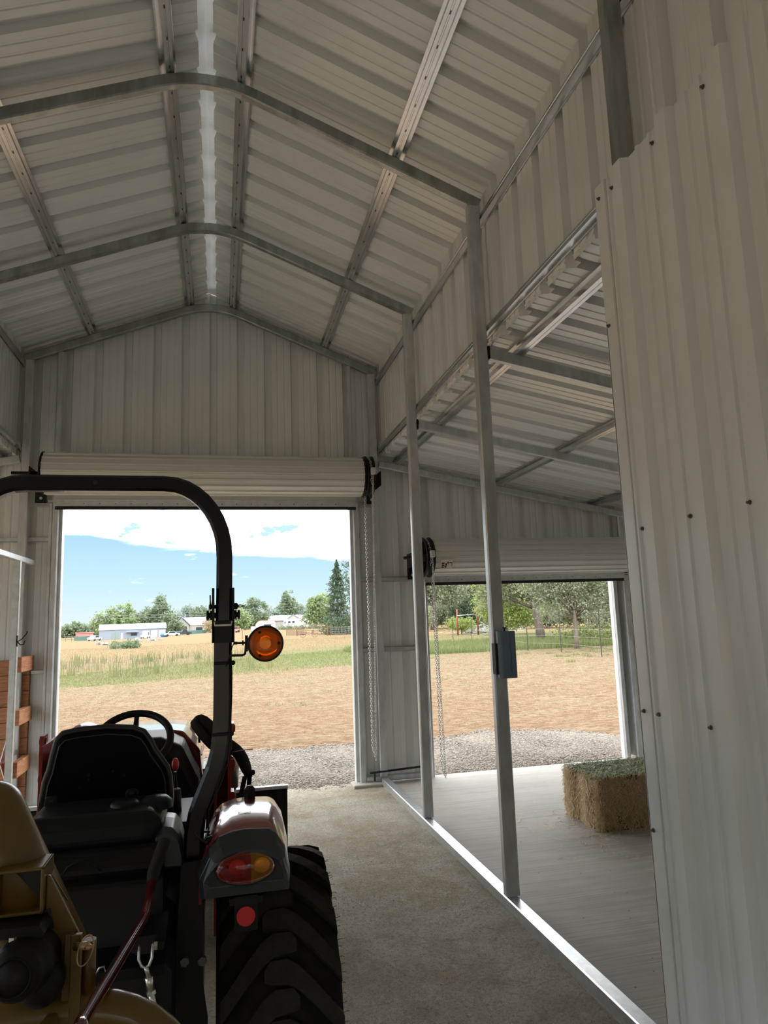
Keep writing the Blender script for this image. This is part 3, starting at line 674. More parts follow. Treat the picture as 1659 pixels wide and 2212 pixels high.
# pull chains: two strands each, joined at the bottom
def loop_chain(x, y, z0, z1, dx0, dx1, label, xs=(0, 0)):
    L_ = []; N = 16
    a = Vector((x+xs[0], y-.09, z0)); b = Vector((x+.045+xs[1], y+.10, z0-.05)); low = z1
    P = [a+(Vector((x+dx0, y-.05, low))-a)*(i/N) for i in range(N+1)]
    Q = [Vector((x+dx1, y-.04, low+.12))+(b-Vector((x+dx1, y-.04, low+.12)))*(i/N) for i in range(N+1)]
    o = chain_mesh(P+Q, .034, .0036).build('pull_chain', 'steel'); return tag(o, label, 'chain', 'pull chains of the roll-up doors')
loop_chain(1.617, 7.34, 3.30, .33, -.055, -.085, 'long steel pull chain hanging right of the big door opening', (.0, -.10))
loop_chain(2.247, 7.34, 2.40, .10, .052, .02, 'steel pull chain hanging from the wheel of the right-bay door', (.0, .0))

# ================================================================ left bay corner
o = MB().rtube([(-1.845, 6.3, 2.435), (-1.845, 7.70, 2.435)], .045, .055).build('lintel_tube', 'galv_pale'); tag(o, 'pale galvanized lintel tube running to the far wall at the left edge', 'beam')
o = MB().rtube([(-1.822, 7.06, 0), (-1.822, 7.06, 2.40)], .058, .06, upv=(0, 1, 0)).build('stall_post', 'galv_pale'); tag(o, 'pale galvanized stall post in front of the redwood boards, left edge', 'post')
hk = MB().bx(-1.792, -1.789, 7.03, 7.05, 1.62, 1.72)
hk.tube([(-1.788, 7.04, 1.665), (-1.755, 7.04, 1.685), (-1.715, 7.04, 1.735), (-1.712, 7.04, 1.745)], .0045, 8).tube([(-1.788, 7.04, 1.66), (-1.765, 7.04, 1.635), (-1.738, 7.04, 1.638), (-1.728, 7.04, 1.665)], .0045, 8)
hk.ell((-1.712, 7.04, 1.748), (.007, .007, .007), 8, 6).ell((-1.728, 7.04, 1.668), (.006, .006, .006), 8, 6)
tag(hk.build('coat_hook', 'black_steel'), 'black double coat hook on the left stall post', 'hook')
zb = [1.445, .96, .495]
for z, l in zip(zb, ('highest', 'middle', 'lowest')):
    o = MB().cbox((-1.835, 7.52, z), (.05, .46, .14), .003).build('redwood_block', 'redwood')
    tag(o, 'short redwood block fixed beside the stall post, %s of three' % l, 'board', 'redwood blocks beside the stall post')
for k in range(9):
    z = 1.40-k*.152
    if z < .12: break
    o = MB().cbox((-3.45+RNG.uniform(-.002, .002), 7.775, z), (3.20, .026, .147), .003).build('redwood_plank', 'redwood')
    n = ['top', 'second', 'third', 'fourth', 'fifth', 'sixth', 'seventh', 'eighth', 'bottom'][k]
    tag(o, 'horizontal redwood plank on the far wall of the left bay, %s from the top' % n if k else 'topmost horizontal redwood plank on the far wall of the left bay', 'plank', 'redwood planks of the left bay')
sg_ = empty('warning_sign', (-1.9, 7.26, .6), 'dark red diamond warning placard with white border on the left stall', 'sign')
rot = Matrix.Rotation(R(45), 3, 'X')
MB().box((-1.9, 7.26, .6), (.004, .285, .285), rot).build('sign_border', 'whitepaint', sg_)
MB().box((-1.8960, 7.26, .6), (.003, .262, .262), rot).build('sign_face', 'redbar', sg_)
o = MB().rtube([(-1.93, 7.0, .60), (-1.93, 7.72, .60)], .03, .04).build('stall_rail', 'galv'); tag(o, 'low galvanized stall rail behind the red placard', 'rail')
# redwood edges glimpsed on the right wall of the right bay
o = MB().cbox((4.99, 7.66, 1.52), (.18, .12, .05), .003).build('redwood_block', 'redwood'); tag(o, 'short redwood block high beside the right jamb of the right-bay door', 'board', 'redwood pieces right of the right-bay door')
o = MB().cbox((4.925, 7.70, .95), (.028, .05, 1.15), .003).build('redwood_batten', 'redwood'); tag(o, 'thin upright redwood batten beside the right jamb of the right-bay door', 'board', 'redwood pieces right of the right-bay door')

# ================================================================ blue-grey box on the third post
bx_ = empty('metal_box', (1.735, 4.235, 1.37), 'blue-grey flat metal box with black knob hung on the galvanized post', 'box')
prof = []
for i in range(12):
    a = math.pi*i/11-math.pi/2; prof.append((1.79+.010*0+.022*math.cos(a)*1.0, .0))
mb = MB(); pl = [(1.705, 4.215), (1.700, 4.205), (1.700, 4.180), (1.708, 4.165), (1.72, 4.160), (1.80, 4.160), (1.812, 4.165), (1.818, 4.18), (1.818, 4.205), (1.81, 4.215)]
mb.prism(pl, 1.365, 1.655, 'z'); mb.build('box_shell', 'bluegrey', bx_, bevel=.004)
MB().bx(1.683, 1.72, 4.19, 4.2445, 1.39, 1.58).bx(1.72, 1.80, 4.213, 4.2445, 1.40, 1.62).build('mounting_clamp', 'darkgap', bx_)
MB().cyl((1.752, 4.188, 1.655), (1.752, 4.188, 1.672), .006, 10).cyl((1.752, 4.188, 1.672), (1.752, 4.188, 1.679), .013, 16).build('knob', 'darkgap', bx_)
MB().tube([(1.772, 4.1585, 1.65), (1.776, 4.1585, 1.60), (1.768, 4.1585, 1.56), (1.780, 4.1585, 1.49), (1.768, 4.1585, 1.44), (1.782, 4.1585, 1.385)], .0009, 5).build('scratch', 'ink', bx_)

# ================================================================ hay bale on the slab
def hay():
    e_ = empty('hay_bale', (3.5, 5.7, 0), 'tan and green rectangular hay bale lying on the concrete slab', 'hay bale')
    x0, x1, y0, y1, h = 2.99, 4.12, 5.40, 6.0, .405
    # lumpy core: rounded box grid
    n = 26; vs = []; F = []
    mb = MB(); nx, ny, nz = 34, 18, 12
    def surf(u, v, k):
        if k == 0: return (u, 0, v)
        if k == 1: return (u, 1, v)
        if k == 2: return (0, u, v)
        if k == 3: return (1, u, v)
        return (u, v, 1)
    for k, (a, b) in enumerate(((nx, nz), (nx, nz), (ny, nz), (ny, nz), (nx, ny))):
        base = len(mb.v)
        for i in range(a+1):
            for j in range(b+1):
                p = surf(i/a, j/b, k); X = x0+(x1-x0)*p[0]; Y = y0+(y1-y0)*p[1]; Z = h*p[2]
                g = .010*math.sin(Y*21+1)*(1 if p[0] in (0, 1) else 0)+.008*math.sin(X*17+2*math.sin(Z*9))*(1 if p[1] in (0, 1) else 0)
                cx_ = (p[0]-.5)*2; cy_ = (p[1]-.5)*2; cz_ = max(0, (p[2]-.5)*2)
                rd = .028*max(0, abs(cx_)*abs(cy_)*1-.72)*3+.03*max(0, abs(cx_)-.9)*cz_+.02*max(0, abs(cy_)-.9)*cz_
                X -= cx_*(rd+g if k in (2, 3) else rd); Y -= cy_*(rd+(g if k in (0, 1) else 0)); Z -= rd*.7*cz_
                mb.v.append((X+.004*math.sin(Z*60+Y*40), Y+.004*math.sin(X*70+Z*50), Z+.003*math.sin(X*80)*math.cos(Y*70)))
        for i in range(a):
            for j in range(b): mb.f.append((base+i*(b+1)+j, base+(i+1)*(b+1)+j, base+(i+1)*(b+1)+j+1, base+i*(b+1)+j+1)); mb.sm.append(False)
    MT['haycore'] = pbr('hay_core', (.16, .105, .055), .95, var=.25, vscl=30, bump=1.0, bscl=80)
    mb.build('packed_core', 'haycore', e_)
    MT['straw'] = leafmat('hay_straws', [(.60, .44, .24), (.80, .63, .40), (.46, .31, .16), (.90, .77, .54)], .15, .7)
    MT['haygreen'] = leafmat('green_hay_stems', [(.13, .17, .07), (.25, .29, .13), (.17, .21, .09), (.62, .60, .36)], .15, .7)
    def blades(n, gen, wid, mat, name):
        P, D, N_, L_ = gen(n); L_ = L_[:, None]; S = np.cross(D, N_); S /= np.linalg.norm(S, axis=1)[:, None]+1e-9; w = wid*RNG.uniform(.6, 1.3, (n, 1))
        bend = N_*L_*RNG.uniform(-.04, .16, (n, 1))
        a = P-D*L_/2; b = P+D*L_/2; c = P+bend
        V_ = np.stack([a-S*w, a+S*w, c-S*w, c+S*w, b-S*w*.5, b+S*w*.5], 1).reshape(-1, 3); i = np.arange(n)*6
        F_ = np.stack([np.stack([i, i+1, i+3, i+2], 1), np.stack([i+2, i+3, i+5, i+4], 1)], 1).reshape(-1, 4)
        o = npmesh(name, V_, F_, mat, e_, 'stuff'); return o
    def side(n):
        P = np.zeros((n, 3)); D = np.zeros((n, 3)); N_ = np.zeros((n, 3)); f = RNG.random(n)
        for i in range(n):
            if f[i] < .64:
                P[i] = (RNG.uniform(x0, x1), y0-.004, RNG.uniform(0.01, h-.01)); N_[i] = (0, -1, 0); t = RNG.normal(math.pi/2, .75); D[i] = (math.cos(t), RNG.normal(0, .30), math.sin(t))
            elif f[i] < .94:
                yy = y0+(y1-y0)*RNG.random(); P[i] = (x0-.006+.012*math.sin(yy*21+1), yy, RNG.uniform(0.01, h-.01)); N_[i] = (-1, 0, 0); t = RNG.normal(math.pi/2, .7); D[i] = (RNG.normal(0, .32), math.cos(t), math.sin(t))
            else:
                P[i] = (x0+RNG.normal(.0, .012), y0+RNG.normal(.0, .012), RNG.uniform(0.0, h*.9)); N_[i] = (-.7, -.7, 0); t = RNG.normal(math.pi/2, .6); D[i] = (math.cos(t)*.6, -math.cos(t)*.4, math.sin(t))
        D /= np.linalg.norm(D, axis=1)[:, None]
        L_ = RNG.uniform(.03, .12, n); P[:, 2] = np.maximum(P[:, 2], L_*.45*np.abs(D[:, 2])+.002); return P, D, N_, L_
    blades(13000, side, .0021, MT['straw'], 'straw')
    def top(n):
        P = np.stack([RNG.uniform(x0+.01, x1, n), RNG.uniform(y0+.01, y1, n), h+RNG.uniform(-.006, .012, n)], 1)
        t = RNG.normal(.5, .8, n); D = np.stack([np.cos(t), np.sin(t), RNG.normal(0, .12, n)], 1); D /= np.linalg.norm(D, axis=1)[:, None]
        return P, D, np.tile([0, 0, 1.], (n, 1)), RNG.uniform(.04, .13, n)
    blades(5200, top, .0034, MT['haygreen'], 'green_stems')
    def loose(n):
        a = RNG.uniform(0, 6.28, n); P = np.stack([3.0-np.abs(RNG.normal(0, .30, n)), 5.55+RNG.normal(0, .42, n), np.full(n, .004)], 1)
        k = RNG.random(n) < .35; P[k, 0] = RNG.uniform(2.8, 4.0, k.sum()); P[k, 1] = 5.36-np.abs(RNG.normal(0, .06, k.sum()))
        D = np.stack([np.cos(a), np.sin(a), 0*a], 1); return P, D, np.tile([0, 0, 1.], (n, 1)), RNG.uniform(.01, .07, n)
    P = blades(520, loose, .0022, MT['straw'], 'x'); P.parent = None; P.matrix_world = Matrix.Translation(e_.location); P.name = 'loose_straw'
    tag(P, 'scattered loose straws on the slab around the hay bale', 'straw', kind='stuff')
hay()
# ================================================================ planting helpers
def leaves(name, P, size, mat, parent=None, kind=None, aspect=.55):
    n = len(P); s = size*RNG.uniform(.6, 1.35, (n, 1)); a = RNG.normal(size=(n, 3)); a /= np.linalg.norm(a, axis=1)[:, None]
    b = np.cross(a, RNG.normal(size=(n, 3))); b /= np.linalg.norm(b, axis=1)[:, None]+1e-9
    V_ = np.stack([P-a*s, P+b*s*aspect, P+a*s, P-b*s*aspect], 1).reshape(-1, 3); F_ = np.arange(4*n).reshape(-1, 4)
    return npmesh(name, V_, F_, mat, parent, kind)
def blob_points(blobs, n, shell=.55, clus=0, cr=.3):
    """points inside a set of ellipsoids (c, r), denser near their skins, gathered in small clusters"""
    w = np.array([b[1][0]*b[1][1]*b[1][2] for b in blobs])**.8; idx = RNG.choice(len(blobs), n if not clus else clus, p=w/w.sum())
    d = RNG.normal(size=(len(idx), 3)); d /= np.linalg.norm(d, axis=1)[:, None]; r_ = shell+(1-shell)*RNG.random(len(idx))**.6
    C_ = np.array([b[0] for b in blobs])[idx]; R_ = np.array([b[1] for b in blobs])[idx]; P = C_+d*r_[:, None]*R_
    if clus:
        k = RNG.integers(0, clus, n); P = P[k]+RNG.normal(size=(n, 3))*cr
    return P
GREENS = {
 'oak': [(.15, .18, .09), (.27, .30, .17), (.38, .40, .25), (.20, .23, .12), (.46, .46, .31)],
 'olive': [(.19, .235, .14), (.31, .355, .23), (.42, .455, .32), (.25, .29, .17)],
 'bright': [(.20, .28, .06), (.33, .40, .10), (.43, .49, .18), (.25, .32, .08)],
 'dark': [(.055, .095, .055), (.09, .14, .08), (.14, .19, .11), (.07, .11, .06)],
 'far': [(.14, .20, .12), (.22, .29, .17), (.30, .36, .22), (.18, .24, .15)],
 'farblue': [(.22, .29, .24), (.30, .37, .30), (.36, .43, .36)],  # distance haze mixed into the leaf colour
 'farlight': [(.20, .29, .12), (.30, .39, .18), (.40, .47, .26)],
 'grassy': [(.24, .33, .09), (.38, .46, .16), (.56, .58, .30), (.30, .39, .12)],
 'dry': [(.48, .36, .18), (.62, .49, .28), (.70, .58, .38), (.36, .33, .14)],
 'weed': [(.22, .28, .10), (.33, .36, .16), (.44, .40, .22)],
}
for k, q_ in (('grassy', .55), ('dry', .68), ('weed', .6)): GREENS[k] = [tuple(v*q_ for v in c) for c in GREENS[k]]
for k in GREENS: GREENS[k] = [tuple(v*.88 for v in c) for c in GREENS[k]]
for k in GREENS: MT['leaf_'+k] = leafmat('foliage_'+k, GREENS[k], .38)
def pol(az, d): return d*math.sin(R(az)), d*math.cos(R(az))
def tree(label, az, d, h, blobs, mat, nleaf, size, trunk=None, group='distant trees', name='tree', clus=60, cr=.45, shell=.45, lean=0, nbr=6, cat='tree'):
    """blobs given as (side offset, depth offset, height of centre, half width, half height) in metres"""
    x, y = pol(az, d); z = float(terr(np.array(x), np.array(y))); ux, uy = math.cos(R(az)), -math.sin(R(az))
    e_ = empty(name, (x, y, z), label, cat, group)
    B = [((x+ux*a+uy*0+math.sin(R(az))*b, y+uy*a+math.cos(R(az))*b, z+c), (w_, w_, hh)) for a, b, c, w_, hh in blobs]
    leaves('foliage', blob_points(B, nleaf, shell, clus, cr), size, MT['leaf_'+mat], e_)
    if trunk:
        r_, ht = trunk; mb = MB(); top = Vector((x+lean*ux, y+lean*uy, z+ht))
        mb.tube([(x, y, z-.1), (x+.1*lean*ux, y, z+ht*.35), tuple(top)], r_, 10, scale=[1.25, .95, .75])
        for k in range(nbr):
            b = B[k % len(B)][0]; q = Vector(b)+Vector((RNG.normal(0, .5), RNG.normal(0, .5), RNG.normal(0, .4))); mid = top.lerp(q, .5)+Vector((0, 0, .15))
            t0 = Vector((x, y, z)).lerp(top, RNG.uniform(.72, 1.0)); mb.tube([tuple(t0), tuple(mid), tuple(q)], r_*.36, 7, scale=[1, .6, .22])
        mb.build('trunk', 'bark', e_)
    return e_
def brows(xa, xb, dz, hw, n, top, jit=.5):
    """n random blobs filling a wide crown"""
    out = []
    for k in range(n):
        t = (k+.5)/n; a = xa+(xb-xa)*t; out.append((a, RNG.uniform(-hw, hw)*.5, dz+RNG.uniform(-.3, 1)*(top-dz-hw*.6)*(1-abs(2*t-1)**2*.5), hw*RNG.uniform(.7, 1.1), hw*RNG.uniform(.6, .9)))
    return out
# ================================================================ land beyond the doors
PXA = [(-60, -17.5), (114, -12), (301, -6), (474.6, 0), (639.8, 6), (800.5, 12), (1014, 20), (1292, 30), (1450, 35.2)]
def azs(m, d): return math.degrees(m/d)          # bearing spanned by m metres at distance d
# grass of the green band
def grass(name, label, n, x0, x1, fy, hmin, hmax, mat, w=.006, lean=.25, cat='grass', clump=0):
    if clump:
        c = RNG.random((clump, 2)); k = RNG.integers(0, clump, n); u = c[k]+RNG.normal(0, .012, (n, 2)); u = np.clip(u, 0, 1)
    else: u = RNG.random((n, 2))
    x = x0+(x1-x0)*u[:, 0]; lo, hi = fy(x); y = lo+(hi-lo)*u[:, 1]; z = terr(x, y)-.03
    h = RNG.uniform(hmin, hmax, n); a = RNG.uniform(0, 6.28, n); dx, dy = np.cos(a), np.sin(a); ww = w*(1+y/30)
    L_ = lean*h*RNG.uniform(.2, 1.3, n)
    V_ = np.stack([np.stack([x-dy*ww, y+dx*ww, z], 1), np.stack([x+dy*ww, y-dx*ww, z], 1), np.stack([x+dx*L_*.4+dy*ww*.7, y+dy*L_*.4-dx*ww*.7, z+h*.6], 1), np.stack([x+dx*L_, y+dy*L_, z+h], 1)], 1).reshape(-1, 3)
    return tag(npmesh(name, V_, np.arange(4*n).reshape(-1, 4), MT['leaf_'+mat], kind='stuff'), label, cat, kind='stuff')
grass('grass', 'bright green tall grass strip seen through the right-bay door', 60000, 7, 34, lambda x: (31.5+.03*x, 40+.15*x), .12, .42, 'grassy')
grass('grass', 'green grass band crossing the field seen through the big door', 34000, -9, 9, lambda x: (25+.42*np.clip(x, -4, 12), 36+1.1*np.clip(x, -6, 12)), .03, .09, 'grassy')
grass('dry_grass', 'dry golden grass beyond the green band', 50000, -26, 22, lambda x: (np.full_like(x, 40), np.full_like(x, 88)), .04, .11, 'dry', w=.008)
grass('weeds', 'thin tall weeds at the left edge of the green band', 1300, -9, 2, lambda x: (26+0*x, 44+0*x), .25, .65, 'weed', w=.006, lean=.15, clump=160)
grass('straw_stubble', 'short dry straw stubble on the mown field', 60000, -6, 15, lambda x: (10.4+.05*x, 27+.4*x), .012, .05, 'dry', w=.0022, lean=2.2, cat='straw')
grass('grass', 'low green tufts sprouting in the mown field', 1500, -5, 9, lambda x: (15+0*x, 26+0*x), .02, .07, 'grassy', clump=60)
grass('dry_grass', 'pale dry stalks mixed into the left part of the green band', 22000, -12, 3, lambda x: (25+0*x, 38+0*x), .03, .08, 'dry', w=.005)
grass('grass', 'low green tufts near the fence right of the oaks', 3000, 12, 21, lambda x: (23+0*x, 31+0*x), .03, .12, 'grassy', clump=60)

# --- trees on the skyline, left to right
G = 'trees on the skyline'
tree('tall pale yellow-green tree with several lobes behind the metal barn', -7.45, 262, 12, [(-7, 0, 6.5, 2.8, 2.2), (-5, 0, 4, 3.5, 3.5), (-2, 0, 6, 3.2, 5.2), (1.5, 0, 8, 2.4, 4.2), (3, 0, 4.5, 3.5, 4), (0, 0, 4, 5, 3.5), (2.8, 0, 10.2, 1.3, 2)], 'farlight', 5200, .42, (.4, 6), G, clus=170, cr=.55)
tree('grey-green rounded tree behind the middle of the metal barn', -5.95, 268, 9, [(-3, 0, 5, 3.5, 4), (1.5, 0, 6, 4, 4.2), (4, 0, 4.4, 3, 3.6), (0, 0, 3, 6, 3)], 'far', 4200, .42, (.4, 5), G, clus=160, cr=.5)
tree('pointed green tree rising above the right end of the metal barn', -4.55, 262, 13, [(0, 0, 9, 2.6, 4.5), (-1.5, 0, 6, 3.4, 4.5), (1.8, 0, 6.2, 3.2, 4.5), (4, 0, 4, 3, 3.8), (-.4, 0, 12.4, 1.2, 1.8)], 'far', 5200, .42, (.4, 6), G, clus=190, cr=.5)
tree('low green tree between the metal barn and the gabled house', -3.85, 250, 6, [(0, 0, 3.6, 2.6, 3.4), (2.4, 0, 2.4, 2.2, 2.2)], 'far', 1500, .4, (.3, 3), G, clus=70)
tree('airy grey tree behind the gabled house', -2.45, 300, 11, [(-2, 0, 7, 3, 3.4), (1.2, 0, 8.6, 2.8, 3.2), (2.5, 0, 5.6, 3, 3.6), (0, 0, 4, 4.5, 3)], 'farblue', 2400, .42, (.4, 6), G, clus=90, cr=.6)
tree('dark green tree behind the right end of the gabled house', -1.05, 290, 11, [(-2.5, 0, 6.6, 3.2, 3.6), (2, 0, 7.8, 3.6, 3.8), (0, 0, 4, 5, 3.5)], 'far', 3400, .42, (.4, 5), G, clus=120)
tree('small red-leaved tree beside the gabled house', -.75, 235, 4, [(0, 0, 2.4, 2.2, 2.0)], 'dry', 700, .3, (.2, 2), G, clus=40)
for k, (az, hh, ww, l) in enumerate(((-13.4, 5, 6, 'farthest left'), (-12.2, 3.5, 5, 'second from the left'), (-11.3, 4.5, 5, 'third from the left'), (-10.5, 5.5, 4, 'fourth from the left'), (-9.75, 4.5, 5, 'fifth from the left'), (-8.95, 5, 5, 'sixth from the left'))):
    tree('distant low tree on the left horizon, '+l, az, 330, hh, [(0, 0, hh*.55, ww, hh*.5), (2, 0, hh*.75, ww*.5, hh*.35)], 'far', 1300, .5, (.3, 2), 'low trees on the left horizon', clus=80, cr=.6)
tree('narrow dark shrub at the foot of the utility pole', -9.25, 270, 4, [(0, 0, 3, 1.1, 3)], 'far', 500, .35, (.2, 2), G, clus=30)
tree('green tree just right of the roll bar hinge', 1.45, 240, 8, [(0, 0, 4.2, 3.2, 3.8), (2, 0, 2.6, 2.4, 2.4)], 'farlight', 2200, .38, (.3, 4), G, clus=100)
tree('tall rounded tree above the white horse trailer', 2.75, 255, 12, [(-1, 0, 8, 2.6, 3.6), (-2.8, 0, 5, 3.2, 3.6), (1.8, 0, 6, 3.4, 3.6), (0, 0, 3, 5, 3)], 'far', 4400, .4, (.4, 6), G, clus=160)
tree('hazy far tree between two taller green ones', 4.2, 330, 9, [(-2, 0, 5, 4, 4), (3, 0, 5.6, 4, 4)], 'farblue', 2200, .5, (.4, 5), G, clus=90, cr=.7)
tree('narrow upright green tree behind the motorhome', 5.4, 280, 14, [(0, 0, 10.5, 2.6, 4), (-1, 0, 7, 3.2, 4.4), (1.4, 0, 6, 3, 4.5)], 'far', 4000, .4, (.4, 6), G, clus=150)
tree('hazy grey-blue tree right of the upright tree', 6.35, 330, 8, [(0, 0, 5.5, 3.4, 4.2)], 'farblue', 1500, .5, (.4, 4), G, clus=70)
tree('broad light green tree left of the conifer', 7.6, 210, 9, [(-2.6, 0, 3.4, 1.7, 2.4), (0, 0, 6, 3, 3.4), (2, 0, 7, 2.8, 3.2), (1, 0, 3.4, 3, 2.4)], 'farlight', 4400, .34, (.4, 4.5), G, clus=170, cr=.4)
def conifer():
    x, y = pol(9.35, 118); z = float(terr(np.array(x), np.array(y))); e_ = empty('conifer_tree', (x, y, z), 'tall dark pointed conifer near the right side of the big door', 'tree', G)
    n = 11000; t = RNG.random(n)**.72; h = 11.9; zz = .5+h*(1-t)+0*t; lay = np.abs(np.sin(zz*3.1)); a = RNG.uniform(0, 6.28, n); az = (a*2.5).astype(int)
    rad = (.12+3.5*t**.9)*(.62+.5*lay)*(.60+.5*np.sin(a*4+zz*1.7)**2)*(.85+.3*np.sin(a*2+zz*.9)); r_ = rad*np.sqrt(RNG.uniform(.35, 1, n))
    P = np.stack([x+r_*np.cos(a), y+r_*np.sin(a), z+zz-.22*r_], 1); leaves('foliage', P, .15, MT['leaf_dark'], e_, aspect=.4)
    MB().tube([(x, y, z-.2), (x, y, z+5), (x, y, z+11.6)], .22, 8, scale=[1, .6, .1]).build('trunk', 'bark', e_)
conifer()
tree('sparse dark-leaved tree right of the conifer, cut by the door edge', 10.55, 100, 11, [(0, 0, 9, 1.5, 2), (-.8, 0, 6.2, 1.4, 1.6), (1.2, 0, 7.2, 2, 3.4), (.6, 0, 4, 1.6, 1.8)], 'dark', 1500, .16, (.14, 6), G, clus=110, cr=.35, nbr=10)
tree('dark low bushes at the foot of the conifer', 9.9, 112, 3, [(-1.8, 0, 1.2, 1.7, 1.3), (1.2, 0, 1.3, 1.9, 1.4)], 'dark', 2600, .16, None, G, clus=90, name='bush', cat='bush')
tree('green bush row in front of the motorhome', 6.4, 205, 2, [(-4, 0, .25, 3, .4), (1, 0, .2, 3, .4), (5, 0, .5, 1.6, .6)], 'far', 900, .3, None, 'distant trees', name='bush', clus=60, cat='bush')

# --- trees seen through the right-bay door
G2 = 'trees behind the right bay'
tree('soft grey-green tree at the left of the right-bay doorway', 17.0, 92, 11, [(-1.4, 0, 7, 3.2, 3.8), (1.8, 0, 6.6, 3.2, 3.6), (0, 0, 10, 3.6, 3), (-3.2, 0, 5, 2.4, 2.4), (3, 0, 4.6, 1.8, 2)], 'olive', 17000, .16, (.26, 4.4), G2, clus=520, cr=.42)
tree('grey-green oak far behind the two rust-red posts', 20.4, 108, 13, [(-3, 0, 7, 3.6, 4.6), (2, 0, 7.6, 4, 5), (0, 0, 11, 4, 4), (4.6, 0, 5, 3, 4), (-1, 0, 4, 4, 2.6)], 'oak', 17000, .19, (.3, 5), G2, clus=480, cr=.5)
tree('bright yellow-green bushy tree behind the galvanized post', 22.9, 62, 6.5, [(-1.3, 0, 3.4, 1.5, 2.2), (.5, 0, 4, 1.7, 2.6), (1.8, 0, 2.2, 1.6, 1.6), (0, 0, 1.8, 2, 1.5)], 'bright', 9000, .12, (.12, 3), G2, clus=300, cr=.3, nbr=9)
tree('big spreading grey-olive oak with a thick leaning trunk', 25.5, 44, 8, [(-2.2, 0, 3.6, 1.7, 1.6), (-.6, 0, 4.2, 2.0, 1.8), (1.8, 0, 3.9, 2.0, 1.7), (0, 1, 6, 3.2, 2.2), (-1.8, 1, 5.4, 2.2, 1.8), (3.2, 0, 4.2, 1.6, 1.9), (-2.9, -.4, 2.9, 1.1, 1.0)], 'oak', 30000, .075, (.27, 2.6), G2, clus=1500, cr=.2, shell=.3, lean=-.35, nbr=14)
tree('younger airy oak with slender trunk and drooping twigs', 28.2, 35, 6, [(-.9, 0, 2.9, 1.3, 1.3), (.7, 0, 3.0, 1.4, 1.3), (0, .5, 4.3, 2.1, 1.7), (-1.6, 0, 3.8, 1.3, 1.5), (1.7, 0, 3.4, 1.1, 1.5), (2.3, .3, 2.2, .8, .9), (-1.2, 0, 1.9, .7, .6), (1.0, 0, 1.7, .8, .5)], 'olive', 26000, .055, (.11, 1.8), G2, clus=1500, cr=.15, shell=.15, nbr=22)
tree('dark oak at the right edge behind the small white corral panel', 31.2, 58, 9, [(0, 0, 5.6, 3, 3), (-2.6, 0, 6.4, 2, 2.4), (2.6, 0, 4.8, 2.6, 3.4), (-1, 0, 3, 1.8, 1), (0, 2, 8.5, 5, 2)], 'dark', 15000, .12, (.25, 4), G2, clus=520, cr=.32)
tree('yellow-green oak hanging over the right jamb of the right-bay door', 32.3, 43, 7, [(0, 0, 4.6, 1.8, 1.5), (1.8, 0, 3.4, 1.6, 1.8), (-1.2, 0, 5, 1.3, 1.0), (.5, .5, 5.8, 2.8, 1.6)], 'bright', 9000, .085, (.16, 3), G2, clus=500, cr=.22)
tree('olive oak beyond the outer wall, far right', 37, 52, 9, [(-2, 0, 4, 3, 3), (2, 0, 5, 3, 3.4), (0, 0, 7.5, 3.4, 2.6)], 'oak', 12000, .13, (.25, 4), G2, clus=420, cr=.35)
for k, (az, l) in enumerate(((14.2, 'behind the wall strip between the doors'), (18.8, 'first of the far backdrop oaks'), (22.4, 'second of the far backdrop oaks'), (25.8, 'third of the far backdrop oaks'), (29.2, 'fourth of the far backdrop oaks'), (34.5, 'last of the far backdrop oaks'))):
    tree('dense dark oak of the far backdrop, '+l, az, 140, 15, [(-4, 0, 6, 5, 5.5), (4, 0, 6.5, 5, 6), (0, 0, 11, 6, 5), (0, 0, 3, 7, 3)], 'oak' if k % 2 else 'dark', 9000, .30, (.35, 5), 'far backdrop oaks', clus=320, cr=.7)
tree('low round yellow-green bush beside the rust-red posts', 19.3, 66, 1.5, [(-.5, 0, .95, .9, .5), (.6, 0, .85, .8, .45)], 'bright', 2400, .075, (.05, .7), G2, clus=120, cr=.16, name='bush', cat='bush')
tree('green undergrowth below the dark oak, right edge of the doorway', 30.6, 41, 1, [(-1.6, 0, .45, 1.4, .4), (1, 0, .5, 1.6, .5), (3, 0, .6, 1.4, .6)], 'grassy', 5000, .07, None, G2, clus=200, cr=.2, name='bush', cat='bush')
for k, (az, d, l) in enumerate(((14.8, 84, 'farthest left'), (17.9, 100, 'behind the left tree'), (20.3, 92, 'behind the rust-red posts'), (22.6, 88, 'behind the bright bushy tree'), (24.6, 80, 'left of the thick oak trunk'), (26.9, 84, 'between the two oak trunks'), (29.0, 78, 'right of the slender trunk'), (31.4, 74, 'below the small white frame'), (34.2, 80, 'farthest right'))):
    tree('rounded grey-green thicket behind the oaks, '+l, az, d, 3, [(-1.6, 0, 1.6, 1.8, 1.5), (1.4, 0, 1.9, 1.9, 1.7), (.2, .5, 2.8, 1.8, 1.3)], ('oak', 'olive', 'dark')[k % 3], 5200, .15, None, 'thickets behind the oaks', name='bush', cat='bush', clus=220, cr=.28)
# brush pile
x, y = pol(21.1, 68); mb = MB()
for k in range(260):
    a = RNG.uniform(0, 6.28); p = Vector((x+RNG.normal(0, 1.3), y+RNG.normal(0, .5), abs(RNG.normal(0, .28)))); q = p+Vector((math.cos(a)*.8, math.sin(a)*.3, RNG.uniform(-.1, .35))); mb.tube([tuple(p), tuple(q)], .02, 4)
tag(mb.build('brush_pile', 'wire', fixn=False), 'grey pile of dead branches behind the rust-red posts', 'brush pile', kind='stuff')
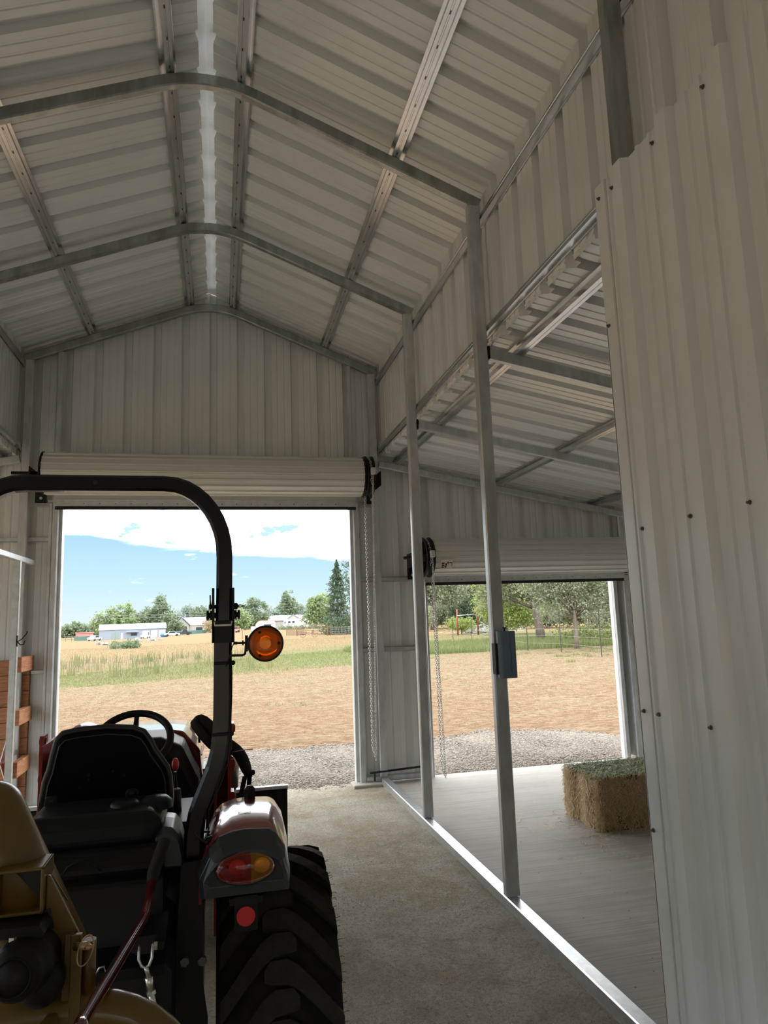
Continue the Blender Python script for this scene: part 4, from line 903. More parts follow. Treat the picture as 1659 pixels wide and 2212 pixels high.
# --- posts and fences by the oaks
e_ = None
for az, hh, l in ((19.0, 2.3, 'left'), (20.62, 2.35, 'right')):
    x, y = pol(az, 63); o = MB().cyl((x, y, -.1), (x, y, hh), .075, 12).build('pipe_post', 'rustpost'); tag(o, 'thick rust-red pipe post in the grass, %s of the pair' % l, 'post', 'rust-red pipe posts')
a, b = pol(19.0, 62.9), pol(20.62, 62.9); tag(MB().cyl((*a, 1.72), (*b, 1.78), .03, 8).build('cross_pipe', 'galv_pale'), 'pale horizontal pipe between the two rust-red posts', 'pipe')
tp = [(16.2, 40, .0), (18.6, 50, .0), (20.1, 52, 0), (24.45, 34.2, 1.05), (27.0, 32.6, 1.75), (30.0, 28.6, 1.85), (33.2, 26.4, 1.85)]
names_ = ['behind the near galvanized post', 'left of the rust-red posts', 'between the rust-red posts', 'short one beside the blue-grey box', 'left of the slender oak trunk', 'right of the slender oak trunk', 'farthest right']
tops = []
for (az, d, hh), l in zip(tp, names_):
    hh = hh or 1.5; x, y = pol(az, d); mb = MB().bx(x-.02, x+.02, y-.004, y+.004, -.1, hh).bx(x-.004, x+.004, y-.02, y+.02, -.1, hh)
    for k in range(int(hh/.12)): mb.bx(x-.008, x+.008, y-.028, y-.018, .1+k*.12, .13+k*.12)
    tag(mb.build('fence_post', 'tpost'), 'thin dark steel fence post, '+l, 'post', 'thin steel fence posts'); tops.append((x, y, hh))
mb = MB()
for (x0_, y0_, h0), (x1_, y1_, h1) in zip(tops[2:], tops[3:]):
    for zz in (.35, .7, 1.0): mb.tube([(x0_, y0_, zz), (x1_, y1_, zz)], .004, 4)
tag(mb.build('fence_wire', 'wire', fixn=False), 'thin wires strung along the fence before the oaks', 'wire')
# small white frame and dark shelter at the right edge
x, y = pol(30.2, 57); mb = MB()
for dx in (-1.2, 1.2): mb.cyl((x+dx, y, 0), (x+dx, y, 3.0), .035, 8)
for zz in (1.6, 2.3, 3.0): mb.cyl((x-1.2, y, zz), (x+1.2, y, zz), .03, 8)
tag(mb.build('corral_panel', 'whitepaint'), 'small white pipe corral panel under the dark oak', 'corral panel')

# --- farm things beyond the field (built at true size, where they stand)
def base(az, d): x, y = pol(az, d); return Vector((x, y, float(terr(np.array(x), np.array(y)))-.02)), Matrix.Rotation(-R(az), 3, 'Z')
class LB(MB):
    """a builder in a local frame: x across the view, y away, z up"""
    def __init__(s, o, rot): super().__init__(); s.o = o; s.r = rot
    def fin(s, name, mat, parent=None, **k):
        s.v = [tuple(s.o+s.r @ Vector(v)) for v in s.v]; return s.build(name, mat, parent, **k)
MT['barnblue'] = pbr('pale_blue_metal', (.25, .29, .36), .6, var=.03); MT['barnroof'] = pbr('pale_grey_roof', (.42, .45, .50), .5, var=.03)
MT['pink'] = pbr('faded_pink_wall', (.62, .26, .24), .8); MT['greenfence'] = pbr('green_fabric', (.10, .20, .17), .8); MT['slate'] = pbr('slate_roof', (.25, .28, .35), .8)
MT['cream'] = pbr('cream_wall', (.42, .41, .38), .8); MT['glassdark'] = pbr('dark_window_glass', (.04, .05, .06), .15); MT['greenglass'] = pbr('green_sliding_door', (.22, .30, .27), .5)
MT['white'] = pbr('white_body', (.56, .56, .57), .3, var=.02); MT['silver'] = pbr('silver_body', (.55, .57, .60), .3, .3); MT['navy'] = pbr('dark_body', (.035, .04, .06), .3); MT['bluetarp'] = pbr('blue_tarp', (.06, .20, .62), .6)
MT['tyre'] = pbr('far_tyre', (.02, .02, .02), .8); MT['rusty'] = pbr('rusty_iron', (.20, .12, .08), .8); MT['greyroof'] = pbr('grey_shingle', (.22, .235, .25), .8); MT['tan'] = pbr('tan_wall', (.62, .42, .26), .8); MT['rubble'] = pbr('grey_rubble', (.42, .42, .44), .9, var=.2, vscl=2)
o_, r_ = base(-6.45, 232)
bn = empty('metal_barn', o_, 'long low pale blue-grey metal barn with three white garage doors', 'building')
def P_(lb, name, mat, par=bn): return lb.fin(name, mat, par)
P_(LB(o_, r_).bx(-9.7, 9.7, 0, 9, 0, 2.95), 'wall', 'barnblue')
rf = LB(o_, r_); rf.add([(-9.9, -.3, 2.9), (9.9, -.3, 2.9), (9.9, 4.5, 4.6), (-9.9, 4.5, 4.6), (9.9, 9.3, 2.9), (-9.9, 9.3, 2.9), (-9.9, -.3, 3.0), (9.9, -.3, 3.0)], [(0, 1, 2, 3), (3, 2, 4, 5), (1, 4, 2), (0, 3, 5)]); P_(rf, 'roof', 'barnroof')
for x in (2.9, 5.3, 7.6): P_(LB(o_, r_).bx(x-.0, x+1.9, -.06, 0, 0, 2.3), 'garage_door', 'white')
P_(LB(o_, r_).bx(-6.1, -5.2, -.06, 0, 0, 2.1), 'glass_door', 'greenglass'); P_(LB(o_, r_).bx(-5.1, -4.1, -.06, 0, 0, 2.1), 'glass_door', 'greenglass')
P_(LB(o_, r_).bx(-3.5, -2.9, -.06, 0, 0, 1.9), 'entry_door', 'white'); P_(LB(o_, r_).bx(-2.0, 1.6, -1.2, 0, 2.0, 2.12), 'awning', 'barnroof'); P_(LB(o_, r_).bx(-.6, 1.2, -.06, 0, .9, 1.7), 'window', 'glassdark')
o_, r_ = base(-9.85, 245); sh = empty('shed', o_, 'small faded pink shed left of the metal barn', 'building')
LB(o_, r_).bx(-2.6, 2.6, 0, 4, 0, 2.2).fin('wall', 'pink', sh); LB(o_, r_).bx(-2.8, 2.8, -.3, 4.3, 2.2, 2.4).fin('roof', 'pink', sh)
o_, r_ = base(-9.5, 238); tag(LB(o_, r_).bx(-4.4, 4.0, 0, .06, 0, 1.3).fin('fabric_fence', 'greenfence'), 'dark green fabric fence left of the metal barn', 'fence')
o_, r_ = base(-2.3, 236); tag(LB(o_, r_).bx(-6.0, 5.4, 0, .06, 0, 1.2).fin('fabric_fence', 'greenfence'), 'dark green fabric fence before the gabled house', 'fence')
o_, r_ = base(-12.3, 230); mb = LB(o_, r_)
for k in range(11): mb.bx(-9+k*1.7, -8.86+k*1.7, 0, .1, 0, 1.5)
for zz in (.5, 1.0, 1.4): mb.bx(-9, 8.1, .02, .08, zz, zz+.1)
tag(mb.fin('rail_fence', 'bark'), 'long wooden rail fence at the far left of the field', 'fence')
o_, r_ = base(-2.3, 255); hs = empty('gabled_house', o_, 'cream house with slate roof and one tall gable', 'building')
LB(o_, r_).bx(-5.5, 5.5, 0, 9, 0, 2.9).fin('wall', 'cream', hs)
g_ = LB(o_, r_); g_.prism([(-5.2, 0), (-.2, 0), (-.2, 3.0), (-2.7, 5.5), (-5.2, 3.0)], -1.2, 0, 'y'); g_.fin('gable_wall', 'cream', hs)
g_ = LB(o_, r_); g_.prism([(-5.7, 2.75), (-2.7, 5.75), (.3, 2.75), (.3, 3.05), (-2.7, 6.05), (-5.7, 3.05)], -1.6, 4, 'y'); g_.add([(-2.7, 0, 2.8), (5.8, -.5, 2.8), (5.6, 4.5, 5.6), (-2.7, 4.5, 5.6), (5.8, 9.3, 2.8), (-6.5, 9.3, 2.8), (-6.5, -.5, 2.8), (-6.5, 4.5, 5.2)], [(0, 1, 2, 3), (3, 2, 4, 5), (1, 4, 2)]); g_.add([(-7.2, 0, 2.8), (-4, 0, 2.8), (-3, 4, 5), (-7.0, 4, 4.6)], [(0, 1, 2, 3)]); g_.fin('roof', 'slate', hs)
LB(o_, r_).bx(2.2, 4.4, -.05, 0, .3, 2.1).fin('window', 'glassdark', hs); LB(o_, r_).bx(-1.6, -.9, -1.25, -1.2, 1.6, 2.5).fin('window', 'glassdark', hs)
o_, r_ = base(4.9, 262); hs = empty('low_house', o_, 'low grey-roofed house behind the motorhome', 'building')
LB(o_, r_).bx(-8.5, 8, 0, 8, 0, 2.7).fin('wall', 'cream', hs)
g_ = LB(o_, r_); g_.add([(-8.8, -.4, 2.6), (8.3, -.4, 2.6), (7.8, 4, 4.6), (-8.3, 4, 4.6)], [(0, 1, 2, 3)]); g_.prism([(1.0, 2.7), (4.0, 4.9), (7.0, 2.7)], -.9, 3.8, 'y'); g_.fin('roof', 'greyroof', hs)
g_ = LB(o_, r_); g_.prism([(1.7, 2.6), (4.0, 4.3), (6.3, 2.6)], -1.0, -.85, 'y'); g_.fin('gable_panel', 'cream', hs); LB(o_, r_).bx(-4, -2.6, -.05, 0, 1, 2).fin('window', 'glassdark', hs)
o_, r_ = base(7.45, 255); hs = empty('tan_house', o_, 'small tan house partly hidden left of the conifer', 'building')
LB(o_, r_).bx(-2.8, 2.4, 0, 5, 0, 2.4).fin('wall', 'tan', hs); g_ = LB(o_, r_); g_.prism([(-3.1, 2.3), (-.2, 4.0), (2.7, 2.3)], -.3, 5, 'y'); g_.fin('roof', 'tan', hs); LB(o_, r_).bx(-2.6, -1.0, -.05, 0, .6, 1.7).fin('window', 'glassdark', hs)
# motorhome
o_, r_ = base(6.0, 240); rv = empty('motorhome', o_, 'long white motorhome parked before the low house', 'motorhome')
g_ = LB(o_, r_); g_.prism([(-4.3, .55), (4.2, .45), (4.25, 2.9), (3.6, 3.05), (-3.9, 3.05), (-4.3, 2.2)], 0, 2.4, 'y'); g_.fin('body', 'white', rv)
for a, b in ((-2.7, -1.9), (-1.3, -.5), (2.6, 3.4)): LB(o_, r_).bx(a, b, -.03, 0, 1.7, 2.3).fin('window', 'glassdark', rv)
LB(o_, r_).bx(-4.15, -3.3, -.03, 0, 1.5, 2.3).fin('window', 'greenglass', rv); LB(o_, r_).bx(-4.0, 4.0, -.02, 0, .95, 1.1).fin('stripe', 'silver', rv)
for x in (-2.9, 2.0): g_ = LB(o_, r_); g_.cyl((x, -.05, .45), (x, .3, .45), .45, 14); g_.fin('wheel', 'tyre', rv)
# horse trailer
o_, r_ = base(3.55, 150); ht = empty('horse_trailer', o_, 'white rounded horse trailer with rusty roof edge, above the amber lamp', 'trailer')
g_ = LB(o_, r_); g_.prism([(-2.1, .5), (2.05, .5), (2.05, 2.3), (1.8, 2.55), (-.9, 2.6), (-1.5, 2.4), (-2.0, 1.9)], 0, 2.1, 'y'); g_.fin('body', 'white', ht)
g_ = LB(o_, r_); g_.prism([(1.85, 2.50), (-.9, 2.55), (-1.5, 2.36), (-2.02, 1.86), (-2.06, 1.96), (-1.5, 2.5), (-.9, 2.68), (1.9, 2.63)], -.03, 2.12, 'y'); g_.fin('roof_edge', 'tan', ht)
LB(o_, r_).bx(-.3, 1.2, -.03, 0, 1.5, 1.85).fin('window', 'glassdark', ht); LB(o_, r_).bx(-3.0, -2.1, .3, 1.8, .5, 1.5).fin('nose', 'white', ht)
for x in (-.2, .8): g_ = LB(o_, r_); g_.cyl((x, -.04, .4), (x, .25, .4), .4, 14); g_.fin('wheel', 'tyre', ht)
def car(name, az, d, label, mat, L_=4.4, H=1.5, rot=0, truck=False):
    o_, r0 = base(az, d); r0 = r0 @ Matrix.Rotation(R(rot), 3, 'Z'); e_ = empty(name, o_, label, 'car' if not truck else 'truck'); h2 = L_/2
    g_ = LB(o_, r0)
    body = [(-h2, .35), (h2, .35), (h2, .85), (h2*.55, .95), (-h2*.95, .92), (-h2, .7)]
    g_.prism(body, -.9, .9, 'y'); g_.fin('body', mat, e_)
    cab = [(-h2*.6, .9), (h2*.5, .9), (h2*.3, H), (-h2*.3, H)] if not truck else [(-h2*.2, .9), (h2*.5, .9), (h2*.35, H), (-h2*.1, H)]
    g_ = LB(o_, r0); g_.prism(cab, -.78, .78, 'y'); g_.fin('cabin', mat, e_)
    g_ = LB(o_, r0); g_.prism([(a*.9, .95+(b-.9)*.8) for a, b in cab], -.80, .80, 'y'); g_.fin('window', 'glassdark', e_)
    for x in (-h2*.6, h2*.6):
        for y in (-.82, .82): g_ = LB(o_, r0); g_.cyl((x, y-.1, .33), (x, y+.1, .33), .33, 12); g_.fin('wheel', 'tyre', e_)
car('car', -9.15, 212, 'silver car parked left of the metal barn', 'silver', rot=60)
car('pickup_truck', -5.55, 212, 'white pickup truck facing the field before the barn', 'white', 5.2, 1.85, 80, True)
car('car', -3.6, 218, 'white sedan right of the metal barn beside a blue tarp', 'white', rot=5)
car('pickup_truck', -2.75, 222, 'dark blue truck before the gabled house', 'navy', 4.6, 1.75, 10, True)
car('car', 1.15, 190, 'small red vehicle just right of the roll bar', 'pink', 2.6, 1.5, 20)
o_, r_ = base(-4.15, 219); g_ = LB(o_, r_); g_.ell((0, 0, .5), (1.3, .8, .65), 12, 8); tag(g_.fin('tarp_heap', 'bluetarp'), 'bright blue tarp heap at the right end of the barn', 'tarp')
for k, (az, d, w_) in enumerate(((-12.4, 92, 1.2), (-11.8, 104, .9), (-8.75, 118, .7), (-8.3, 112, .8), (-7.2, 96, .6), (-6.0, 132, 1.5), (-5.1, 140, 1.8))):
    o_, r_ = base(az, d); g_ = LB(o_, r_)
    for j in range(7): q = RNG.normal(0, 1, 3); g_.box((q[0]*w_*.6, q[1]*w_*.3, abs(q[2])*.15+.1), (w_*.5, w_*.4, .3), Matrix.Rotation(q[0], 3, 'Z') @ Matrix.Rotation(q[1]*.4, 3, 'X'))
    ws = ('at the far left door edge', 'next to it by the left door edge', 'below the silver car', 'right of the silver car', 'in the near dry grass', 'in front of the barn', 'in front of the barn garage doors')
    tag(g_.fin('rubble_heap', 'rubble'), 'low grey rubble heap in the dry field, '+ws[k], 'rubble heap', 'rubble heaps in the field')
tree('low green bush among the rubble in the dry field', -6.95, 78, 1, [(-.9, 0, .3, .8, .35), (.5, 0, .35, .9, .4)], 'far', 1400, .1, None, 'bushes', name='bush', cat='bush', clus=70, cr=.15)
# driveway before the barn
x, y = pol(-5.2, 190)
# gate, fences, rusty implement right
o_, r_ = base(7.35, 104); gt = empty('pipe_gate', o_, 'rust-brown pipe gate leaning open beside the fence', 'gate')
g_ = LB(o_, r_)
for zz in (.35, .6, .85, 1.1): g_.cyl((-2.3, 0, zz), (2.2, .3, zz+.05), .03, 8)
g_.fin('rail', 'rusty', gt)
g_ = LB(o_, r_); g_.tube([(-2.35, 0, .1), (-2.35, 0, 1.2), (-2.2, 0, 1.38), (2.1, .3, 1.46), (2.25, .3, 1.3), (2.25, .3, .15)], .035, 8); g_.fin('gate_frame', 'rusty', gt)
g_ = LB(o_, r_); 
for xx in (-1.2, 0, 1.2): g_.cyl((xx, .1, .3), (xx, .1, 1.4), .025, 8)
g_.fin('stile', 'rusty', gt)
for az, d, hh, l in ((4.0+.0, 104, 1.3, 'between the lamp and the gate, first'), (8.5, 103, 1.6, 'right of the pipe gate'), (8.72, 103, 1.6, 'beside it, right of the pipe gate'), (1.75, 108, 1.2, 'left of the amber lamp, first'), (2.45, 108, 1.2, 'left of the amber lamp, second'), (9.6, 106, 1.5, 'before the conifer, first'), (10.4, 105, 1.5, 'before the conifer, second'), (11.2, 104, 1.5, 'before the conifer, third'), (12.0, 103, 1.5, 'before the conifer, fourth')):
    o_, r_ = base(az, d); tag(LB(o_, r_).bx(-.05, .05, -.05, .05, -.1, hh).fin('fence_post', 'rusty'), 'distant dark fence post '+l, 'post', 'distant fence posts')
g_ = MB()
for k in range(34):
    az = 8.8+k*.115; x, y = pol(az, 104); z = float(terr(np.array(x), np.array(y))); g_.bx(x-.012, x+.012, y-.01, y+.01, z, z+1.35)
for zz in (.3, .6, .9, 1.2): 
    p0 = pol(8.8, 104); p1 = pol(12.7, 104); z = float(terr(np.array(p0[0]), np.array(p0[1]))); g_.tube([(*p0, z+zz), (*p1, z+zz)], .014, 4)
tag(g_.build('wire_fence', 'wire', fixn=False), 'wire mesh stock fence before the conifer', 'fence')
g_ = MB()
for k in range(26):
    az = 5.2+k*.055; x, y = pol(az, 118); z = float(terr(np.array(x), np.array(y))); g_.bx(x-.03, x+.03, y-.02, y+.02, z, z+1.15)
tag(g_.build('picket_fence', 'rusty', fixn=False), 'row of thin stakes between amber lamp and pipe gate', 'fence')
o_, r_ = base(7.05, 96); im = empty('farm_implement', o_, 'small rusty wheeled farm implement before the pipe gate', 'implement')
for x in (-.9, .7): g_ = LB(o_, r_); g_.lathe((x, 0, .4), (0, 1, 0), [(-.03, .36), (-.03, .40), (.03, .40), (.03, .36)], 18); [g_.cyl((x, 0, .4), (x+.36*math.cos(a), 0, .4+.36*math.sin(a)), .015, 5) for a in (0, 1.05, 2.1, 3.14, 4.2, 5.2)]; g_.fin('wheel', 'rusty', im)
g_ = LB(o_, r_); g_.cyl((-1.2, 0, .5), (1.2, 0, .45), .05, 8).cyl((-.4, 0, .5), (-.5, 0, 1.0), .03, 6).cyl((.2, 0, .5), (.6, 0, .9), .03, 6); g_.fin('frame', 'rusty', im)
# utility pole and power lines
o_, r_ = base(-9.25, 262); tag(LB(o_, r_).bx(-.13, .13, -.13, .13, -.2, 6.4).fin('utility_pole', 'bark'), 'thin utility pole left of the metal barn', 'pole')
MT['cable'] = pbr('power_cable', (.30, .34, .38), .6)
for k, (e0, e1) in enumerate(((4.0, 4.95), (3.45, 4.6), (2.85, 4.15), (2.5, 3.7), (1.75, 2.9), (1.35, 2.45))):
    pts = []
    for j in range(13):
        t = j/12; az = -16+30*t; d = 165+60*t; e = R(1.0*(e0*.55+(e1-e0)*t*.55)); x, y = pol(az, d); pts.append((x, y, 1.765+d*math.tan(e)*1.0-1.2*math.sin(math.pi*t)))
    o = MB().tube(pts, .022, 5).build('power_line', 'cable', fixn=False); tag(o, 'thin power line across the pale sky, %s from the top' % ['first', 'second', 'third', 'fourth', 'fifth', 'lowest'][k], 'power line', 'power lines')
# ================================================================ compact tractor with loader, seen from behind
TX = -.408                                    # centre line
TR = empty('tractor', (TX, 2.75, 0), 'compact tractor with orange-red body, black roll bar and front loader', 'tractor')
for nm_, (rc_, rg_, mt_) in {'lens_red': ((.55, .008, .008), .06, .75), 'lens_amber': ((.85, .30, .012), .06, .8)}.items():
    M, nt, b, out = newmat(nm_); b.inputs['Base Color'].default_value = (*rc_, 1); b.inputs['Roughness'].default_value = rg_
    b.inputs['Transmission Weight'].default_value = mt_; b.inputs['Coat Weight'].default_value = .6; b.inputs['IOR'].default_value = 1.3
    oc = nd(nt, 'ShaderNodeTexCoord').outputs['Object']; wv = nd(nt, 'ShaderNodeTexVoronoi'); wv.inputs['Scale'].default_value = 120; lk(nt, oc, wv.inputs['Vector'])
    bn = nd(nt, 'ShaderNodeBump'); bn.inputs['Strength'].default_value = .25; bn.inputs['Distance'].default_value = .002; lk(nt, wv.outputs[0], bn.inputs['Height']); lk(nt, bn.outputs[0], b.inputs['Normal']); MT[nm_] = M
MT['reflector'] = pbr('red_reflector', (.72, .02, .02), .35, var=.1, vscl=200, coat=.5)
def mx_(x): return 2*TX-x
# ---- wheels
def rear_wheel(cx, cy=2.75, r=.462, hw=.19, sgn=1):
    w = empty('rear_wheel', (cx, cy, r)); w.parent = TR; w.location = Vector((cx, cy, r))-TR.location
    pf = [(-.13, .235), (-.165, .25), (-.19, .30), (-.197, .36), (-.188, .405), (-.165, .428), (-.09, .437), (0, .440), (.09, .437), (.165, .428), (.188, .405), (.197, .36), (.19, .30), (.165, .25), (.13, .235)]
    MB().lathe((cx, cy, r), (1, 0, 0), pf, 72).build('tyre', 'rubber', w)
    lug = MB(); N = 19
    for sd_ in (-1, 1):
        for k in range(N):
            th0 = 2*math.pi*(k+(.5 if sd_ > 0 else 0))/N
            path = [(-.052, .012), (-.035, .020), (.02, .018), (.055, -.002), (.10, -.045), (.150, -.10), (.185, -.14), (.192, -.15)]
            rad = [.461, .463, .463, .463, .462, .458, .448, .415]; base = [.432]*6+[.42, .395]
            wd = [.018, .034, .038, .038, .036, .034, .033, .03]; vs = []
            for (x, s), ro, rb, w_ in zip(path, rad, base, wd):
                for ss, rr in ((s-w_, rb-.004), (s-w_*.86, ro), (s+w_*.86, ro), (s+w_, rb-.004)):
                    # rear of the wheel is at angle 180 deg in (y,z); s positive runs upwards at the rear
                    a = th0+ss/.45; vs.append((cx+sd_*x, cy+rr*math.cos(a)*1, r+rr*math.sin(a)))
            # orient so bars point up on the rear side
            vs = [(v[0], 2*cy-v[1], v[2]) for v in vs]
            n = len(path); F = []
            for i in range(n-1):
                for j in range(3): F.append((i*4+j, i*4+j+1, (i+1)*4+j+1, (i+1)*4+j))
            F.append((0, 1, 2, 3)); F.append(((n-1)*4+3, (n-1)*4+2, (n-1)*4+1, (n-1)*4)); lug.add(vs, F)
    lug.build('tread_lugs', 'lug', w)
    MB().lathe((cx, cy, r), (1, 0, 0), [(-.14, .24), (-.14, .225), (-.10, .21), (.0, .205), (sgn*.0+.06, .18), (.05, .06), (.075, .055), (.075, 0)], 36).build('wheel_rim', 'redframe', w)
    hr = MB()
    for k in range(46):
        a = R(95+k*3.4+RNG.uniform(-1, 1)); rr = RNG.uniform(.405, .44); x = cx+sgn*(.185 if rr > .42 else .19)
        p = (x, cy+rr*math.cos(a), r+rr*math.sin(a)); hr.tube([p, (x+sgn*.010, p[1]+RNG.uniform(-.003, .003), p[2]+.002), (x+sgn*RNG.uniform(.012, .02), p[1], p[2]+RNG.uniform(-.003, .006))], .0007, 4)
    o = hr.build('rubber_nubs', 'rubber', w); o['kind'] = 'stuff'
    return w
rear_wheel(.186); rear_wheel(mx_(.186), sgn=-1)
def front_wheel(cx):
    w = empty('front_wheel', (cx, 4.45, .31)); w.parent = TR; w.location = Vector((cx, 4.45, .31))-TR.location
    MB().lathe((cx, 4.45, .31), (1, 0, 0), [(-.09, .16), (-.115, .2), (-.118, .26), (-.10, .295), (0, .305), (.10, .295), (.118, .26), (.115, .2), (.09, .16)], 48).build('tyre', 'rubber', w)
    lg = MB()
    for k in range(30):
        a = 2*math.pi*k/30; s_ = 1 if k % 2 else -1; rot = Matrix.Rotation(a, 3, 'X')
        lg.box(Vector((cx, 4.45, .31))+rot @ Vector((s_*.055, 0, .306)), (.11, .03, .02), rot @ Matrix.Rotation(s_*.6, 3, 'Z'))
    lg.build('tread_lugs', 'rubber', w); MB().lathe((cx, 4.45, .31), (1, 0, 0), [(-.08, .165), (-.08, .15), (0, .14), (.03, .04), (.05, .03), (.05, 0)], 24).build('wheel_rim', 'redframe', w)
front_wheel(.10); front_wheel(mx_(.10))
# ---- fenders with lamp housings
def loft(mb, secs, smooth=False, cap=True):
    k = len(secs[0]); vs = [v for s in secs for v in s]; F = []
    for i in range(len(secs)-1):
        for j in range(k): F.append((i*k+j, i*k+(j+1) % k, (i+1)*k+(j+1) % k, (i+1)*k+j))
    if cap: F += [tuple(range(k))[::-1], tuple((len(secs)-1)*k+j for j in range(k))]
    return mb.add(vs, F, smooth)
def fsec(y, xl, xr, zb, zt, sh=.075, fl=1, mir=False, dy=0):
    P = [(xl, y+dy, zb), (xl-.004, y+dy*.6, zb+(zt-zb)*.35), (xl+sh*.35, y, zt-(zt-zb)*.25), (xl+sh*.72, y, zt-.012), (xl+sh+.02, y, zt), ((xl+xr)/2, y, zt+.004), (xr-sh*.75, y, zt-.002), (xr-sh*.5, y, zt-.016), (xr-sh*.15, y, zt-(zt-zb)*.35), (xr+.002, y+dy*.6, zb+(zt-zb)*.3), (xr, y+dy, zb)]
    return [(mx_(p[0]), p[1], p[2]) for p in P] if mir else P
for mir in (False, True):
    f_ = lambda x: mx_(x) if mir else x
    fe = loft(MB(), [fsec(2.395, -.058, .214, .955, 1.100, mir=mir), fsec(2.52, -.056, .222, .955, 1.117, mir=mir), fsec(2.66, -.052, .232, .955, 1.121, mir=mir), fsec(2.84, -.046, .240, .94, 1.106, mir=mir), fsec(3.0, -.036, .246, .86, 1.045, mir=mir), fsec(3.13, -.024, .25, .74, .955, mir=mir), fsec(3.20, -.016, .25, .60, .82, mir=mir)], smooth=True)
    fo = fe.build('fender', 'red', TR, bevel=.010)
    # embossed curl on the fender top
    MB().tube([(f_(.068), 2.60, 1.1245), (f_(.062), 2.575, 1.1235), (f_(.068), 2.560, 1.123), (f_(.090), 2.555, 1.123), (f_(.102), 2.562, 1.1235), (f_(.104), 2.578, 1.124)], .0009, 6).build('embossed_curl', 'red', fo)
    MB().cbox((f_(.110), 2.80, 1.128), (.040, .035, .062), .012).build('grab_lug', 'black', fo)
    ip = MB(); ip.prism([(2.42, .95), (3.2, .95), (3.2, .45), (2.9, .42), (2.62, .62), (2.47, .80)], f_(-.064), f_(-.056), 'x'); ip.build('inner_fender_plate', 'redframe', fo)
    hs_ = loft(MB(), [fsec(2.328, -.028, .190, .970, 1.066, .07, mir=mir, dy=.012), fsec(2.336, -.044, .204, .944, 1.076, .075, mir=mir, dy=-.008), fsec(2.354, -.054, .212, .936, 1.094, .08, mir=mir), fsec(2.358, -.056, .2135, .936, 1.084, .08, mir=mir), fsec(2.362, -.058, .2145, .936, 1.090, .08, mir=mir), fsec(2.386, -.060, .2165, .938, 1.112, .08, mir=mir), fsec(2.398, -.061, .217, .945, 1.114, .08, mir=mir), fsec(2.402, -.060, .216, .945, 1.100, .08, mir=mir)]).build('lamp_housing', 'lampgrey', TR, bevel=.004)
    # oval lamp, red on the inner side and amber outside
    cx, cz, ax, az_, y0 = .078, 1.018, .089, .046, 2.332
    def dome(u0, u1):
        mb = MB(); nx, nz = 14, 12; vs = []
        for i in range(nx+1):
            u = u0+(u1-u0)*i/nx; hz = math.sqrt(max(0, 1-u*u))
            for j in range(nz+1):
                v = (-1+2*j/nz)*hz; q = max(0, 1-u*u-v*v); vs.append((f_(cx+ax*u), y0-.024*math.sqrt(q)-.004, cz+az_*v))
        mb.add(vs, [(i*(nz+1)+j, (i+1)*(nz+1)+j, (i+1)*(nz+1)+j+1, i*(nz+1)+j+1) for i in range(nx) for j in range(nz)], True); return mb
    lp = MB().add([(f_(cx+(ax+.004)*math.cos(t)), y0-.003, cz+(az_+.004)*math.sin(t)) for t in [2*math.pi*i/40 for i in range(40)]]+[(f_(cx+(ax+.006)*math.cos(t)), y0+.012, cz+(az_+.006)*math.sin(t)) for t in [2*math.pi*i/40 for i in range(40)]], [(i, (i+1) % 40, 40+(i+1) % 40, 40+i) for i in range(40)]+[tuple(range(40))]).build('tail_lamp', 'black_gloss', TR)
    a_ = dome(-1, .16).build('red_lens', 'lens_red', lp); b_ = dome(.17, 1).build('amber_lens', 'lens_amber', lp); b_['label'] = 'amber end of the oval lens'
    for xx in (.052, .128): MB().lathe((f_(xx), y0-.004, cz+.004), (0, -1, 0), [(0, .026), (.004, .020), (.001, .008), (.003, .0)], 18).build('lamp_reflector', 'steel', lp)
    MB().cyl((f_(.079), 2.352, .874), (f_(.079), 2.345, .874), .028, 28).build('round_reflector', 'reflector', TR)
    MB().bx(*sorted((f_(.045), f_(.115))), 2.353, 2.357, .83, .93).bx(*sorted((f_(.03), f_(.13))), 2.357, 2.45, .905, .925).build('reflector_bracket', 'black_steel', TR)
